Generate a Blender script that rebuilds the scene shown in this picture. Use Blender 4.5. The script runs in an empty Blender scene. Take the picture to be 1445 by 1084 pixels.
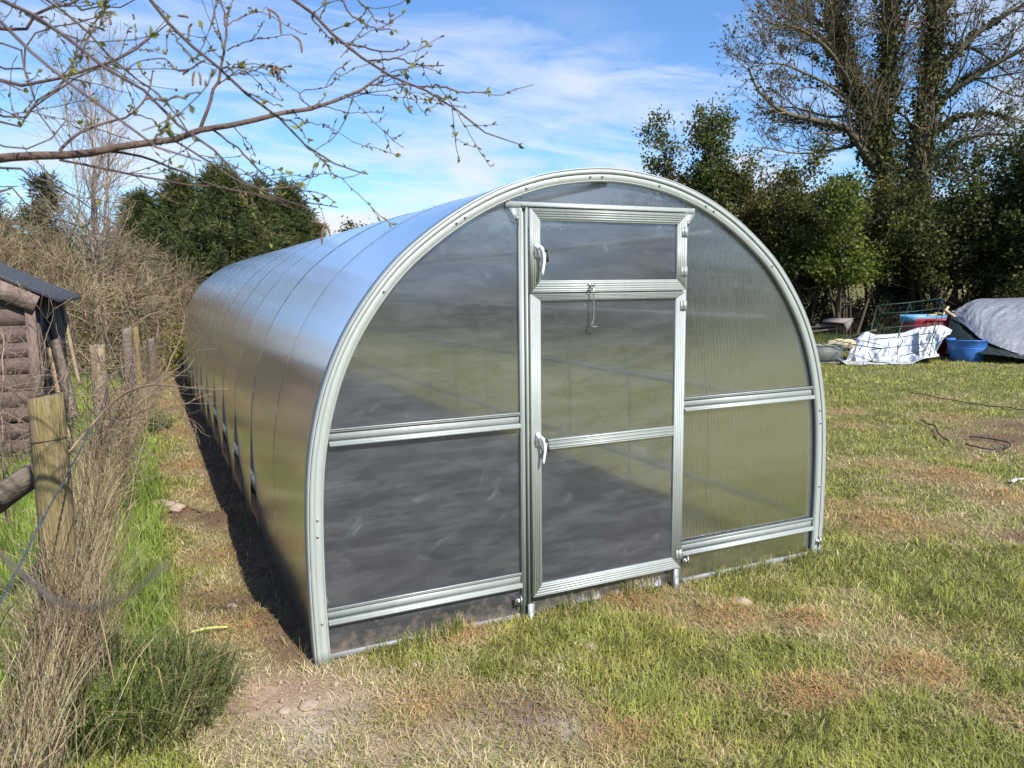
import bpy, math
import numpy as np
from mathutils import Matrix, Vector
C = bpy.context.scene.collection
rng = np.random.default_rng(7)
A = lambda *a: np.array(a, dtype=float)

# ------------------------------------------------------------------ camera
CX, CY, CH = -2.11, -3.3175, 1.6598
YAW, PITCH, ROLL, FOC = 0.4434, 0.1293, -0.0105, 1084.1
def _axes():
    cy, sy, cp, sp = math.cos(YAW), math.sin(YAW), math.cos(PITCH), math.sin(PITCH)
    f = A(sy*cp, cy*cp, -sp); r = A(cy, -sy, 0); u = np.cross(r, f)
    cr, sr = math.cos(ROLL), math.sin(ROLL)
    return f, cr*r+sr*u, -sr*r+cr*u
CF, CR, CU = _axes()
CAM = A(CX, CY, CH)
def pt(px, py, d):                       # point at depth d seen at photo pixel px, py
    return CAM + d*(CF + CR*(px-722.5)/FOC - CU*(py-542)/FOC)
def gp(px, py, z=0.0):                   # point of the plane z seen at px, py
    v = CF + CR*(px-722.5)/FOC - CU*(py-542)/FOC
    return CAM + v*(z-CH)/v[2]
def pl(pts, d):                          # polyline of (px, py[, depth])
    return np.array([pt(q[0], q[1], q[2] if len(q) > 2 else d) for q in pts])
cam = bpy.data.objects.new('camera', bpy.data.cameras.new('camera')); C.objects.link(cam)
cam.matrix_world = Matrix(((CR[0], CU[0], -CF[0], CX), (CR[1], CU[1], -CF[1], CY), (CR[2], CU[2], -CF[2], CH), (0, 0, 0, 1)))
cam.data.sensor_width = 36; cam.data.lens = 36*FOC/1445
cam.data.clip_start = 0.02; cam.data.clip_end = 3000
cam.data.dof.use_dof = True; cam.data.dof.focus_distance = 5.0; cam.data.dof.aperture_fstop = 7.0
S = bpy.context.scene; S.camera = cam
S.view_settings.view_transform = 'Standard'; S.view_settings.look = 'None'
S.view_settings.exposure = 0.45; S.view_settings.gamma = 1
S.render.engine = 'CYCLES'
S.cycles.max_bounces = 10; S.cycles.transparent_max_bounces = 24; S.cycles.caustics_refractive = False; S.cycles.caustics_reflective = False
S.cycles.sample_clamp_indirect = 6

# ------------------------------------------------------------------ noise
def _h(ix, iy, s):
    n = (ix.astype(np.int64)*374761393 + iy.astype(np.int64)*668265263 + s*974634541) & 0x7fffffff
    n = ((n ^ (n >> 13))*1274126177) & 0x7fffffff
    return ((n ^ (n >> 16)) & 0xffff)/65535.0
def vn(x, y, s=0):
    x = np.asarray(x, float); y = np.asarray(y, float)
    ix, iy = np.floor(x), np.floor(y); fx, fy = x-ix, y-iy
    fx = fx*fx*(3-2*fx); fy = fy*fy*(3-2*fy)
    return (_h(ix, iy, s)*(1-fx)+_h(ix+1, iy, s)*fx)*(1-fy) + (_h(ix, iy+1, s)*(1-fx)+_h(ix+1, iy+1, s)*fx)*fy
def fbm(x, y, s=0, o=4):
    a, t, w = 0.5, 0.0, 0.0
    for i in range(o):
        t = t + a*vn(x*2**i, y*2**i, s+i*17); w += a; a *= 0.55
    return t/w
def ss(a, b, x):
    t = np.clip((x-a)/(b-a), 0, 1); return t*t*(3-2*t)

# ------------------------------------------------------------------ object helpers
def tag(o, label=None, cat=None, group=None, kind=None):
    if label: o['label'] = label
    if cat: o['category'] = cat
    if group: o['group'] = group
    if kind: o['kind'] = kind
    return o
def empty(name, loc, label, cat, group=None):
    o = bpy.data.objects.new(name, None); C.objects.link(o); o.location = loc
    o.empty_display_size = 0.1
    return tag(o, label, cat, group)
def build(name, V, Fs, mat, parent=None, col=None, smooth=False, uv=None):
    """V (n,3) world coordinates; Fs list of int arrays (m,3)/(m,4) or list of index lists"""
    V = np.asarray(V, float)
    if parent is not None: V = V - np.array(parent_loc(parent))
    me = bpy.data.meshes.new(name)
    loops, starts, tot = [], [], 0
    for f in Fs:
        if isinstance(f, np.ndarray) and f.ndim == 2:
            loops.append(f.ravel()); starts.append(tot+np.arange(len(f))*f.shape[1]); tot += f.size
        else:
            for q in f:
                loops.append(np.array(q)); starts.append(np.array([tot])); tot += len(q)
    lo = np.concatenate(loops).astype(np.int32); st = np.concatenate(starts).astype(np.int32)
    me.vertices.add(len(V)); me.vertices.foreach_set('co', V.astype(np.float32).ravel())
    me.loops.add(len(lo)); me.loops.foreach_set('vertex_index', lo)
    me.polygons.add(len(st)); me.polygons.foreach_set('loop_start', st)
    if smooth: me.polygons.foreach_set('use_smooth', np.ones(len(st), bool))
    if col is not None:
        at = me.color_attributes.new('Col', 'FLOAT_COLOR', 'POINT')
        c4 = np.ones((len(V), 4), np.float32); c4[:, :3] = col
        at.data.foreach_set('color', c4.ravel())
    if uv is not None:
        l = me.uv_layers.new(name='UVMap'); l.data.foreach_set('uv', np.asarray(uv, np.float32)[lo].ravel())
    me.update(calc_edges=True); me.validate()
    o = bpy.data.objects.new(name, me); C.objects.link(o)
    if mat: me.materials.append(mat)
    if parent is not None: o.parent = parent
    return o
def parent_loc(p):
    l = np.array(p.location, float)
    while p.parent is not None: p = p.parent; l = l+np.array(p.location, float)
    return l
class MB:
    def __init__(s): s.V, s.F, s.n, s.c = [], [], 0, []
    def add(s, V, F, col=None):
        V = np.asarray(V, float); s.V.append(V)
        for f in F:
            if isinstance(f, np.ndarray) and f.ndim == 2: s.F.append(f+s.n)
            else: s.F.append([[i+s.n for i in q] for q in f])
        s.n += len(V)
        if col is not None: s.c.append(np.broadcast_to(np.asarray(col, float), (len(V), 3)))
    def box(s, a, b, col=None):
        (x0, y0, z0), (x1, y1, z1) = a, b
        s.add([(x0,y0,z0),(x1,y0,z0),(x1,y1,z0),(x0,y1,z0),(x0,y0,z1),(x1,y0,z1),(x1,y1,z1),(x0,y1,z1)],
              [np.array([(3,2,1,0),(4,5,6,7),(0,1,5,4),(1,2,6,5),(2,3,7,6),(3,0,4,7)])], col)
    def beam(s, p, q, w, h, up=(0,0,1), col=None, taper=1.0):
        p, q = np.array(p, float), np.array(q, float); t = (q-p)/np.linalg.norm(q-p)
        a = np.cross(t, up); a /= np.linalg.norm(a); b = np.cross(a, t)
        V = [p+a*i*w/2+b*j*h/2 for i, j in ((-1,-1),(1,-1),(1,1),(-1,1))]+[q+taper*(a*i*w/2+b*j*h/2) for i, j in ((-1,-1),(1,-1),(1,1),(-1,1))]
        s.add(V, [np.array([(3,2,1,0),(4,5,6,7),(0,1,5,4),(1,2,6,5),(2,3,7,6),(3,0,4,7)])], col)
    def tube(s, P, r, sides=8, col=None, cap=True):
        P = np.asarray(P, float)[None]; R = np.broadcast_to(np.asarray(r, float), (1, P.shape[1]))
        V, Fq = tubes(P, R, sides); F = [Fq]
        if cap: F.append([list(range(sides))[::-1], list(range(len(V)-sides, len(V)))])
        s.add(V, F, col)
    def prism(s, poly, ext, col=None):   # poly (k,3), extruded by vector ext
        k = len(poly); P = np.asarray(poly, float); V = np.vstack([P, P+np.asarray(ext, float)])
        s.add(V, [[list(range(k))[::-1], list(range(k, 2*k))], np.array([(i, (i+1) % k, k+(i+1) % k, k+i) for i in range(k)])], col)
    def build(s, name, mat, parent=None, smooth=False):
        return build(name, np.vstack(s.V), s.F, mat, parent, np.vstack(s.c) if s.c else None, smooth)
def tubes(P, R, s=5):
    M, n, _ = P.shape
    t = np.gradient(P, axis=1); t /= np.linalg.norm(t, axis=2, keepdims=True)+1e-12
    d = P[:, -1]-P[:, 0]; ref = np.zeros((M, 3)); ref[np.arange(M), np.argmin(np.abs(d), axis=1)] = 1
    ref = ref[:, None]; N = ref-(ref*t).sum(2, keepdims=True)*t; N /= np.linalg.norm(N, axis=2, keepdims=True)+1e-12
    B = np.cross(t, N); a = np.arange(s)*2*math.pi/s
    V = P[:, :, None]+R[:, :, None, None]*(np.cos(a)[None, None, :, None]*N[:, :, None]+np.sin(a)[None, None, :, None]*B[:, :, None])
    base = (np.arange(M)*n*s)[:, None, None]; i = (np.arange(n-1)*s)[None, :, None]; j = np.arange(s)[None, None]; j2 = (j+1) % s
    Fq = np.stack([base+i+j, base+i+j2, base+i+s+j2, base+i+s+j], -1).reshape(-1, 4)
    return V.reshape(-1, 3), Fq
def resample(P, n):
    P = np.asarray(P, float)
    if len(P) > 2:                       # catmull-rom, then even spacing
        Q = np.vstack([2*P[0]-P[1], P, 2*P[-1]-P[-2]]); out = []
        for k in range(1, len(Q)-2):
            u = np.linspace(0, 1, 12, endpoint=False)[:, None]; a, b, c, d = Q[k-1:k+3]
            out.append(0.5*(2*b+(c-a)*u+(2*a-5*b+4*c-d)*u**2+(3*b-a-3*c+d)*u**3))
        P = np.vstack(out+[P[-1:]])
    s = np.r_[0, np.cumsum(np.linalg.norm(np.diff(P, axis=0), axis=1))]; x = np.linspace(0, s[-1], n)
    return np.stack([np.interp(x, s, P[:, k]) for k in range(P.shape[1])], 1)
def unit(v): return v/(np.linalg.norm(v, axis=-1, keepdims=True)+1e-12)
def sprout(P, R, count, t0, t1, length, ang, n=5, rr=0.55, up=0.0, wig=0.12, lt=0.5, tip=0.35, wts=None):
    """vectorised side shoots: count children along parents P; length (lo,hi) x (1-lt*t)"""
    M, m, _ = P.shape
    L = np.linalg.norm(np.diff(P, axis=1), axis=2).sum(1) if wts is None else wts
    k = rng.choice(M, count, p=L/L.sum()); t = rng.uniform(t0, t1, count)
    f = t*(m-1); i = np.minimum(f.astype(int), m-2); w = (f-i)[:, None]
    p = P[k, i]*(1-w)+P[k, i+1]*w; r = R[k, i]*(1-w[:, 0])+R[k, i+1]*w[:, 0]
    tan = unit(P[k, i+1]-P[k, i]); q = unit(np.cross(tan, rng.normal(size=(count, 3))))
    a = np.radians(rng.uniform(*ang, count))[:, None]
    d = unit(tan*np.cos(a)+q*np.sin(a)); ln = rng.uniform(*length, count)*(1-lt*t)
    pts = [p]; st = (ln/(n-1))[:, None]
    for _ in range(n-1):
        d = unit(d+rng.normal(size=(count, 3))*wig+A(0, 0, up)); pts.append(pts[-1]+d*st)
    Q = np.stack(pts, 1); r0 = np.maximum(r*rr, 0.0008)
    return Q, r0[:, None]*np.linspace(1, tip, n)[None]
def cards(pos, dirs, ln, wd, col, jit=0.25):
    """leaf-shaped quads: pos (N,3), dirs (N,3) leaf axis"""
    N = len(pos); d = unit(dirs); s = unit(np.cross(d, rng.normal(size=(N, 3))))
    up = np.cross(s, d)
    ln = np.broadcast_to(ln, N)[:, None]; wd = np.broadcast_to(wd, N)[:, None]
    V = np.stack([pos, pos+d*ln*.5+s*wd*.5+up*ln*.08, pos+d*ln, pos+d*ln*.5-s*wd*.5+up*ln*.08], 1).reshape(-1, 3)
    Fq = np.arange(4*N).reshape(-1, 4)
    return V, Fq, np.repeat(np.broadcast_to(col, (N, 3)), 4, 0)
def vary(c, N, amt=0.25, hue=0.12):
    c = np.asarray(c, float); v = np.clip(1+rng.normal(size=(N, 1))*amt, .35, 2); h = 1+rng.normal(size=(N, 3))*hue
    return np.clip(c*v*h, .004, .9)
def ends(P): return P[:, -1], unit(P[:, -1]-P[:, -2])

# ------------------------------------------------------------------ materials
def new_mat(name):
    m = bpy.data.materials.new(name); m.use_nodes = True; nt = m.node_tree; nt.nodes.clear()
    out = nt.nodes.new('ShaderNodeOutputMaterial')
    def N(t, **k):
        n = nt.nodes.new('ShaderNode'+t)
        for a, b in k.items():
            if a.startswith('i_'):
                kk = a[2:]; n.inputs[int(kk) if kk.isdigit() else kk.replace('_', ' ')].default_value = b
            else: setattr(n, a, b)
        return n
    def Lk(a, ao, b, bi): nt.links.new(a.outputs[ao], b.inputs[bi])
    return m, N, Lk, out
def pbr(name, col, rough=0.6, metal=0.0, noise=0.15, scale=8.0, bump=0.0, bscale=40.0, attr=False, col2=None, stretch=(1,1,1), spec=0.5, detail=5.0):
    m, N, Lk, out = new_mat(name)
    b = N('BsdfPrincipled'); b.inputs['Roughness'].default_value = rough; b.inputs['Metallic'].default_value = metal
    b.inputs['Specular IOR Level'].default_value = spec
    Lk(b, 0, out, 0)
    tc = N('TexCoord'); mp = N('Mapping'); mp.inputs['Scale'].default_value = stretch; Lk(tc, 'Object', mp, 0)
    nz = N('TexNoise'); nz.inputs['Scale'].default_value = scale; nz.inputs['Detail'].default_value = detail; nz.inputs['Roughness'].default_value = .65
    Lk(mp, 0, nz, 'Vector')
    if attr:
        at = N('Attribute', attribute_name='Col'); src, so = at, 'Color'
    else:
        rgb = N('RGB'); rgb.outputs[0].default_value = (*col, 1); src, so = rgb, 0
    rp = N('ValToRGB'); rp.color_ramp.elements[0].position = .3; rp.color_ramp.elements[1].position = .7
    if col2 is None:
        lo, hi = 1-noise, 1+noise
        rp.color_ramp.elements[0].color = (lo, lo, lo, 1); rp.color_ramp.elements[1].color = (hi, hi, hi, 1)
        mx = N('Mix', data_type='RGBA', blend_type='MULTIPLY'); mx.inputs[0].default_value = 1
        Lk(src, so, mx, 6); Lk(nz, 'Fac', rp, 0); Lk(rp, 0, mx, 7)
    else:
        mx = N('Mix', data_type='RGBA'); Lk(nz, 'Fac', rp, 0); Lk(rp, 0, mx, 0); Lk(src, so, mx, 6); mx.inputs[7].default_value = (*col2, 1)
    Lk(mx, 2, b, 'Base Color')
    if bump:
        n2 = N('TexNoise'); n2.inputs['Scale'].default_value = bscale; n2.inputs['Detail'].default_value = 6; Lk(mp, 0, n2, 'Vector')
        bp = N('Bump'); bp.inputs['Strength'].default_value = bump; bp.inputs['Distance'].default_value = .02; Lk(n2, 'Fac', bp, 'Height'); Lk(bp, 0, b, 'Normal')
    return m
def leafmat(name, trans=0.35, rough=0.5, spec=0.3, satv=None):
    m, N, Lk, out = new_mat(name)
    at = N('Attribute', attribute_name='Col'); b = N('BsdfPrincipled'); b.inputs['Roughness'].default_value = rough
    b.inputs['Specular IOR Level'].default_value = spec
    Lk(at, 'Color', b, 'Base Color'); tr = N('BsdfTranslucent'); Lk(at, 'Color', tr, 'Color')
    mx = N('MixShader'); mx.inputs[0].default_value = trans; Lk(b, 0, mx, 1); Lk(tr, 0, mx, 2); Lk(mx, 0, out, 0)
    return m
M = {}
M['leaf'] = leafmat('foliage', .38, .5, .2)
M['needle'] = leafmat('needles', .3, .6, .2)
M['ivy'] = leafmat('ivy_leaves', .2, .6, .15)
M['grass'] = leafmat('grass_blades', .3, .6, .2)
M['straw'] = leafmat('dry_stalks', .15, .75, .15)
M['bark'] = pbr('bark', (.13,.105,.075), .9, attr=True, noise=.3, scale=14, bump=.5, bscale=60)
M['alu'] = pbr('aluminium', (.41,.445,.425), .5, .22, .07, 5, stretch=(6,6,1))
M['alu2'] = pbr('galvanised_steel', (.40,.43,.42), .45, .5, .12, 22, bump=.03, bscale=90)
M['white'] = pbr('white_plastic', (.82,.83,.84), .3, 0, .03)
M['dark'] = pbr('black_rubber', (.02,.02,.022), .6, 0, .2)
M['steel'] = pbr('zinc_steel', (.55,.55,.55), .3, .9, .1)
M['rust'] = pbr('rusty_steel', (.2,.13,.09), .7, .4, .3, 60)
M['wood_post'] = pbr('weathered_timber', (.36,.27,.16), .85, 0, .35, 7, bump=.6, bscale=24, col2=(.24,.19,.13), stretch=(5,5,.5))
M['wood_mossy'] = pbr('mossy_timber', (.30,.225,.13), .9, 0, .35, 4, bump=1, bscale=14, col2=(.19,.155,.045), stretch=(9,9,1.0))
M['wood_grey'] = pbr('grey_timber', (.22,.18,.14), .9, 0, .35, 9, bump=.6, bscale=30, col2=(.11,.085,.065), stretch=(1,1,6))
M['stone'] = pbr('pale_stone', (.43,.33,.25), .9, 0, .25, 16, bump=.5, bscale=40, col2=(.32,.25,.19))

def polycarb(name, axis, wavy, t_tint=(.80,.82,.83), haze=.10, rough=.13, refr=.35, ior=1.5, spacing=100.0, wav=.3, light_streak=0.0, tlf=.35, boost=1.7):
    m, N, Lk, out = new_mat(name)
    tc = N('TexCoord'); sx = N('SeparateXYZ'); Lk(tc, 'UV', sx, 0)
    # internal walls of the twin-wall sheet
    mu = N('Math', operation='MULTIPLY'); mu.inputs[1].default_value = spacing*2*math.pi; Lk(sx, 0, mu, 0)
    sn = N('Math', operation='SINE'); Lk(mu, 0, sn, 0)
    rib = N('MapRange'); rib.inputs[1].default_value = .35; rib.inputs[2].default_value = 1.0; Lk(sn, 0, rib, 0)
    # waviness of the sheet
    mp = N('Mapping'); mp.inputs['Scale'].default_value = wavy; Lk(tc, 'UV', mp, 0)
    nz = N('TexNoise'); nz.inputs['Scale'].default_value = 1; nz.inputs['Detail'].default_value = 3; nz.inputs['Distortion'].default_value = .6; Lk(mp, 0, nz, 'Vector')
    bp = N('Bump'); bp.inputs['Strength'].default_value = wav; bp.inputs['Distance'].default_value = .015; Lk(nz, 'Fac', bp, 'Height')
    bp2 = N('Bump'); bp2.inputs['Strength'].default_value = .12; bp2.inputs['Distance'].default_value = .002; Lk(sn, 0, bp2, 'Height'); Lk(bp, 0, bp2, 'Normal')
    # dust and scuffs
    mp2 = N('Mapping'); mp2.inputs['Scale'].default_value = (2.5, 9, 1) if axis else (9, 2.5, 1); Lk(tc, 'UV', mp2, 0)
    dz = N('TexNoise'); dz.inputs['Scale'].default_value = 1.2; dz.inputs['Detail'].default_value = 8; dz.inputs['Roughness'].default_value = .7; Lk(mp2, 0, dz, 'Vector')
    dr = N('MapRange'); dr.inputs[1].default_value = .42; dr.inputs[2].default_value = .8; dr.inputs[3].default_value = haze*.6; dr.inputs[4].default_value = haze*2.2; Lk(dz, 'Fac', dr, 0)
    ad = N('Math', operation='MULTIPLY_ADD'); ad.inputs[1].default_value = .085; Lk(rib, 0, ad, 0); Lk(dr, 0, ad, 2)
    mp4 = N('Mapping'); mp4.inputs['Scale'].default_value = (2.2, 48, 1); Lk(tc, 'UV', mp4, 0)  # glossy light streaks, painted as pale bands into the sheet's haze
    st = N('TexNoise'); st.inputs['Scale'].default_value = 1.0; st.inputs['Detail'].default_value = 4; st.inputs['Distortion'].default_value = .8; Lk(mp4, 0, st, 'Vector')
    sr = N('MapRange'); sr.inputs[1].default_value = .5; sr.inputs[2].default_value = .78; sr.inputs[3].default_value = 0; sr.inputs[4].default_value = light_streak; Lk(st, 'Fac', sr, 0)
    if axis:                              # scuffs and smears on the film
        sc = N('TexNoise'); sc.inputs['Scale'].default_value = 3.2; sc.inputs['Detail'].default_value = 11; sc.inputs['Roughness'].default_value = .72; sc.inputs['Distortion'].default_value = 2.6; Lk(tc, 'UV', sc, 'Vector')
        s2 = N('MapRange'); s2.inputs[1].default_value = .60; s2.inputs[2].default_value = .74; s2.inputs[4].default_value = .22; Lk(sc, 'Fac', s2, 0)
        a2 = N('Math', operation='ADD'); Lk(ad, 0, a2, 0); Lk(s2, 0, a2, 1); ad = a2
    ad0 = ad; ad = N('Math', operation='ADD', use_clamp=True); Lk(ad0, 0, ad, 0); Lk(sr, 0, ad, 1)
    tr = N('BsdfTransparent'); tr.inputs[0].default_value = (*t_tint, 1)
    rf = N('BsdfRefraction'); rf.inputs['IOR'].default_value = 1.13; rf.inputs['Roughness'].default_value = .42; rf.inputs[0].default_value = (*t_tint, 1)
    m1 = N('MixShader'); m1.inputs[0].default_value = refr; Lk(tr, 0, m1, 1); Lk(rf, 0, m1, 2)
    df = N('BsdfDiffuse'); df.inputs[0].default_value = (.55,.57,.60,1); tl = N('BsdfTranslucent'); tl.inputs[0].default_value = (.6,.62,.65,1)
    m2 = N('MixShader'); m2.inputs[0].default_value = tlf; Lk(df, 0, m2, 1); Lk(tl, 0, m2, 2)
    m3 = N('MixShader'); Lk(ad, 0, m3, 0); Lk(m1, 0, m3, 1); Lk(m2, 0, m3, 2)
    if axis:                              # dried mud splashed up from the ground
        dn = N('TexNoise'); dn.inputs['Scale'].default_value = 24; dn.inputs['Detail'].default_value = 8; dn.inputs['Roughness'].default_value = .7; Lk(tc, 'UV', dn, 'Vector')
        hg = N('MapRange'); hg.inputs[1].default_value = .0; hg.inputs[2].default_value = .22; hg.inputs[3].default_value = .60; hg.inputs[4].default_value = .34; Lk(sx, 1, hg, 0)
        sb = N('Math', operation='ADD'); Lk(hg, 0, sb, 0); Lk(dn, 'Fac', sb, 1)
        mk = N('MapRange'); mk.inputs[1].default_value = .97; mk.inputs[2].default_value = 1.2; mk.inputs[3].default_value = 0; mk.inputs[4].default_value = .5; Lk(sb, 0, mk, 0)
        mud = N('BsdfDiffuse'); mud.inputs[0].default_value = (.27, .21, .16, 1); m3b = N('MixShader'); Lk(mk, 0, m3b, 0); Lk(m3, 0, m3b, 1); Lk(mud, 0, m3b, 2); m3 = m3b
    gl = N('BsdfGlossy'); gl.inputs['Roughness'].default_value = rough; gl.inputs[0].default_value = (.95,.97,1,1); Lk(bp2, 0, gl, 'Normal')
    fr = N('Fresnel'); fr.inputs[0].default_value = ior; Lk(bp2, 0, fr, 'Normal')
    # two faces of the sheet: boost
    fm = N('Math', operation='MULTIPLY', use_clamp=True); fm.inputs[1].default_value = boost; Lk(fr, 0, fm, 0)
    m4 = N('MixShader'); Lk(fm, 0, m4, 0); Lk(m3, 0, m4, 1); Lk(gl, 0, m4, 2); Lk(m4, 0, out, 0)
    return m
M['pc_roof'] = polycarb('polycarbonate_roof', 0, (1.2, .9, 1), haze=.055, rough=.17, tlf=.10, ior=1.5, spacing=60, wav=.12, boost=1.3)
M['pc_front'] = polycarb('polycarbonate_front', 1, (1.1, 7, 1), haze=.105, rough=.17, ior=1.42, refr=.62, wav=.12, light_streak=.05)

# ------------------------------------------------------------------ sky and sun
SUN_AZ, SUN_EL = math.radians(9.5), math.radians(39.5)     # azimuth from -y towards +x
sd = A(math.sin(SUN_AZ)*math.cos(SUN_EL), -math.cos(SUN_AZ)*math.cos(SUN_EL), math.sin(SUN_EL))
sun = bpy.data.objects.new('sun', bpy.data.lights.new('sun', 'SUN')); C.objects.link(sun)
sun.data.energy = 5.0; sun.data.angle = math.radians(.53); sun.data.color = (1, .95, .87)
sun.rotation_euler = Vector(sd).to_track_quat('Z', 'Y').to_euler(); sun.location = (0, -10, 20)
W = bpy.data.worlds.new('World'); S.world = W; W.use_nodes = True
def world():
    nt = W.node_tree; nt.nodes.clear()
    def N(t, **k):
        n = nt.nodes.new('ShaderNode'+t)
        for a, b in k.items(): setattr(n, a, b)
        return n
    L = lambda a, ao, b, bi: nt.links.new(a.outputs[ao], b.inputs[bi])
    out = N('OutputWorld'); bg = N('Background'); L(bg, 0, out, 0); bg.inputs[1].default_value = 0.15
    sky = N('TexSky', sky_type='NISHITA', sun_disc=False); sky.sun_elevation = SUN_EL
    sky.sun_rotation = math.pi-SUN_AZ; sky.altitude = 60; sky.air_density = 1.0; sky.dust_density = .35; sky.ozone_density = 2.2
    tc = N('TexCoord'); sx = N('SeparateXYZ'); L(tc, 'Generated', sx, 0)
    za = N('Math', operation='ADD'); za.inputs[1].default_value = .13; L(sx, 2, za, 0)
    zm = N('Math', operation='MAXIMUM'); zm.inputs[1].default_value = .03; L(za, 0, zm, 0)
    dv = N('VectorMath', operation='DIVIDE'); cb = N('CombineXYZ'); L(zm, 0, cb, 0); L(zm, 0, cb, 1); cb.inputs[2].default_value = 1e6
    L(tc, 'Generated', dv, 0); L(cb, 0, dv, 1)
    mp = N('Mapping'); mp.inputs['Rotation'].default_value = (0, 0, math.radians(-22)); mp.inputs['Scale'].default_value = (.55, 1.25, 1); mp.inputs['Location'].default_value = (3.3, 1.7, 0); L(dv, 0, mp, 0)
    n1 = N('TexNoise'); n1.inputs['Scale'].default_value = 1.9; n1.inputs['Detail'].default_value = 9; n1.inputs['Roughness'].default_value = .62; n1.inputs['Distortion'].default_value = .9; L(mp, 0, n1, 'Vector')
    r1 = N('MapRange'); r1.inputs[1].default_value = .47; r1.inputs[2].default_value = .72; r1.inputs[3].default_value = 0; r1.inputs[4].default_value = .68; L(n1, 'Fac', r1, 0)
    # puffy clouds towards the horizon
    mp3 = N('Mapping'); mp3.inputs['Scale'].default_value = (1, 1, 2.6); mp3.inputs['Location'].default_value = (.4, .2, .1); L(tc, 'Generated', mp3, 0)
    n2 = N('TexNoise'); n2.inputs['Scale'].default_value = 4.2; n2.inputs['Detail'].default_value = 10; n2.inputs['Roughness'].default_value = .55; L(mp3, 0, n2, 'Vector')
    r2 = N('MapRange'); r2.inputs[1].default_value = .47; r2.inputs[2].default_value = .60; L(n2, 'Fac', r2, 0)
    hz = N('MapRange'); hz.inputs[1].default_value = .10; hz.inputs[2].default_value = .34; hz.inputs[3].default_value = .95; hz.inputs[4].default_value = 0; L(sx, 2, hz, 0)
    ml = N('Math', operation='MULTIPLY'); L(r2, 0, ml, 0); L(hz, 0, ml, 1)
    tn = N('Mix', data_type='RGBA', blend_type='MULTIPLY'); tn.inputs[0].default_value = 1; L(sky, 0, tn, 6); tn.inputs[7].default_value = (.55, .73, .94, 1)
    mx1 = N('Mix', data_type='RGBA'); L(r1, 0, mx1, 0); L(tn, 2, mx1, 6); mx1.inputs[7].default_value = (4.6, 4.8, 5.05, 1)
    # cloud shading: bright tops, greyer bodies
    n3 = N('TexNoise'); n3.inputs['Scale'].default_value = 7; n3.inputs['Detail'].default_value = 5; L(mp3, 0, n3, 'Vector')
    cc = N('Mix', data_type='RGBA'); L(n3, 'Fac', cc, 0); cc.inputs[6].default_value = (3.1, 3.5, 4.1, 1); cc.inputs[7].default_value = (5.4, 5.45, 5.5, 1)
    mx2 = N('Mix', data_type='RGBA'); L(ml, 0, mx2, 0); L(mx1, 2, mx2, 6); L(cc, 2, mx2, 7)
    L(mx2, 2, bg, 0)
world()

# ------------------------------------------------------------------ ground
# worn patches: photo pixel of the spot, radius (m), strength, kind (hay mound / brown earth / pale soil / lush)
PATCH = [(400,985,.42,1,'soil'),(455,1030,.22,.9,'pale'),(560,1060,.28,.8,'soil'),(650,895,.13,1.2,'hay'),(905,850,.2,1,'hay'),(1150,980,.2,1.3,'hay'),
 (1035,868,.2,.9,'hay'),(1285,948,.22,1,'hay'),(1142,872,.13,1.2,'hay'),(745,1012,.22,1,'earth'),(790,1030,.16,.8,'pale'),(880,1035,.25,.8,'hay'),(1335,672,.33,1.2,'hay'),
 (1240,735,.32,1,'hay'),(1300,745,.3,.6,'hay'),(1418,702,.24,1,'hay'),(1440,600,.5,1,'earth'),(1340,588,.5,.7,'hay'),(1400,618,.55,1,'earth'),(1442,757,.15,1,'earth'),
 (1190,580,.4,.6,'hay'),(1205,600,.3,.6,'hay'),(1190,710,.4,.7,'hay'),(1000,1040,.15,.6,'hay'),(1015,985,.2,.6,'hay'),(600,1000,.25,.7,'hay'),(480,985,.2,.9,'soil'),
 (545,990,.2,.5,'soil'),(320,735,.22,1.3,'earth'),(262,730,.18,1.3,'earth'),(345,850,.25,1,'earth'),(330,780,.25,.8,'hay'),(360,880,.22,1,'hay'),(300,840,.2,.6,'hay'),
 (320,690,.4,.7,'hay'),(270,655,.4,.8,'hay'),(250,610,.5,.9,'hay'),(235,570,.7,.9,'hay'),(230,545,.8,.9,'hay'),(620,1040,.3,.7,'soil'),(700,1060,.25,.6,'pale'),
 (1370,650,.25,.5,'hay'),(1100,1045,.2,.5,'hay'),(960,870,.15,.6,'hay'),(1350,880,.3,.5,'hay'),(1410,1000,.2,.5,'hay'),(1300,560,.5,.5,'hay'),(1250,655,.3,.7,'hay'),
 (560,930,.22,1,'lush'),(500,945,.15,1,'lush'),(700,955,.2,.8,'lush'),(760,905,.2,.7,'lush'),(905,930,.25,.9,'lush'),(1000,1005,.2,.8,'lush'),(1210,1045,.35,1,'lush'),(1085,935,.25,.8,'lush'),
 (1165,812,.2,1,'lush'),(1300,845,.4,.6,'lush'),(1380,960,.35,.7,'lush'),(1075,835,.2,.9,'lush'),(870,1000,.15,.9,'lush'),(1400,1060,.25,.9,'lush'),(700,1010,.15,.7,'lush'),
 (240,760,.3,.8,'lush'),(200,690,.3,1,'lush'),(215,625,.4,1,'lush'),(190,820,.25,1,'lush'),(280,800,.2,.7,'lush'),(1250,560,.6,.4,'lush'),(1230,620,.4,.5,'lush')]
PW = [(gp(p[0], p[1]), *p[2:]) for p in PATCH]
def inside(x, y, m=0.0): return (np.abs(x) < 1.52-m) & (y > m) & (y < 12-m)
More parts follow.
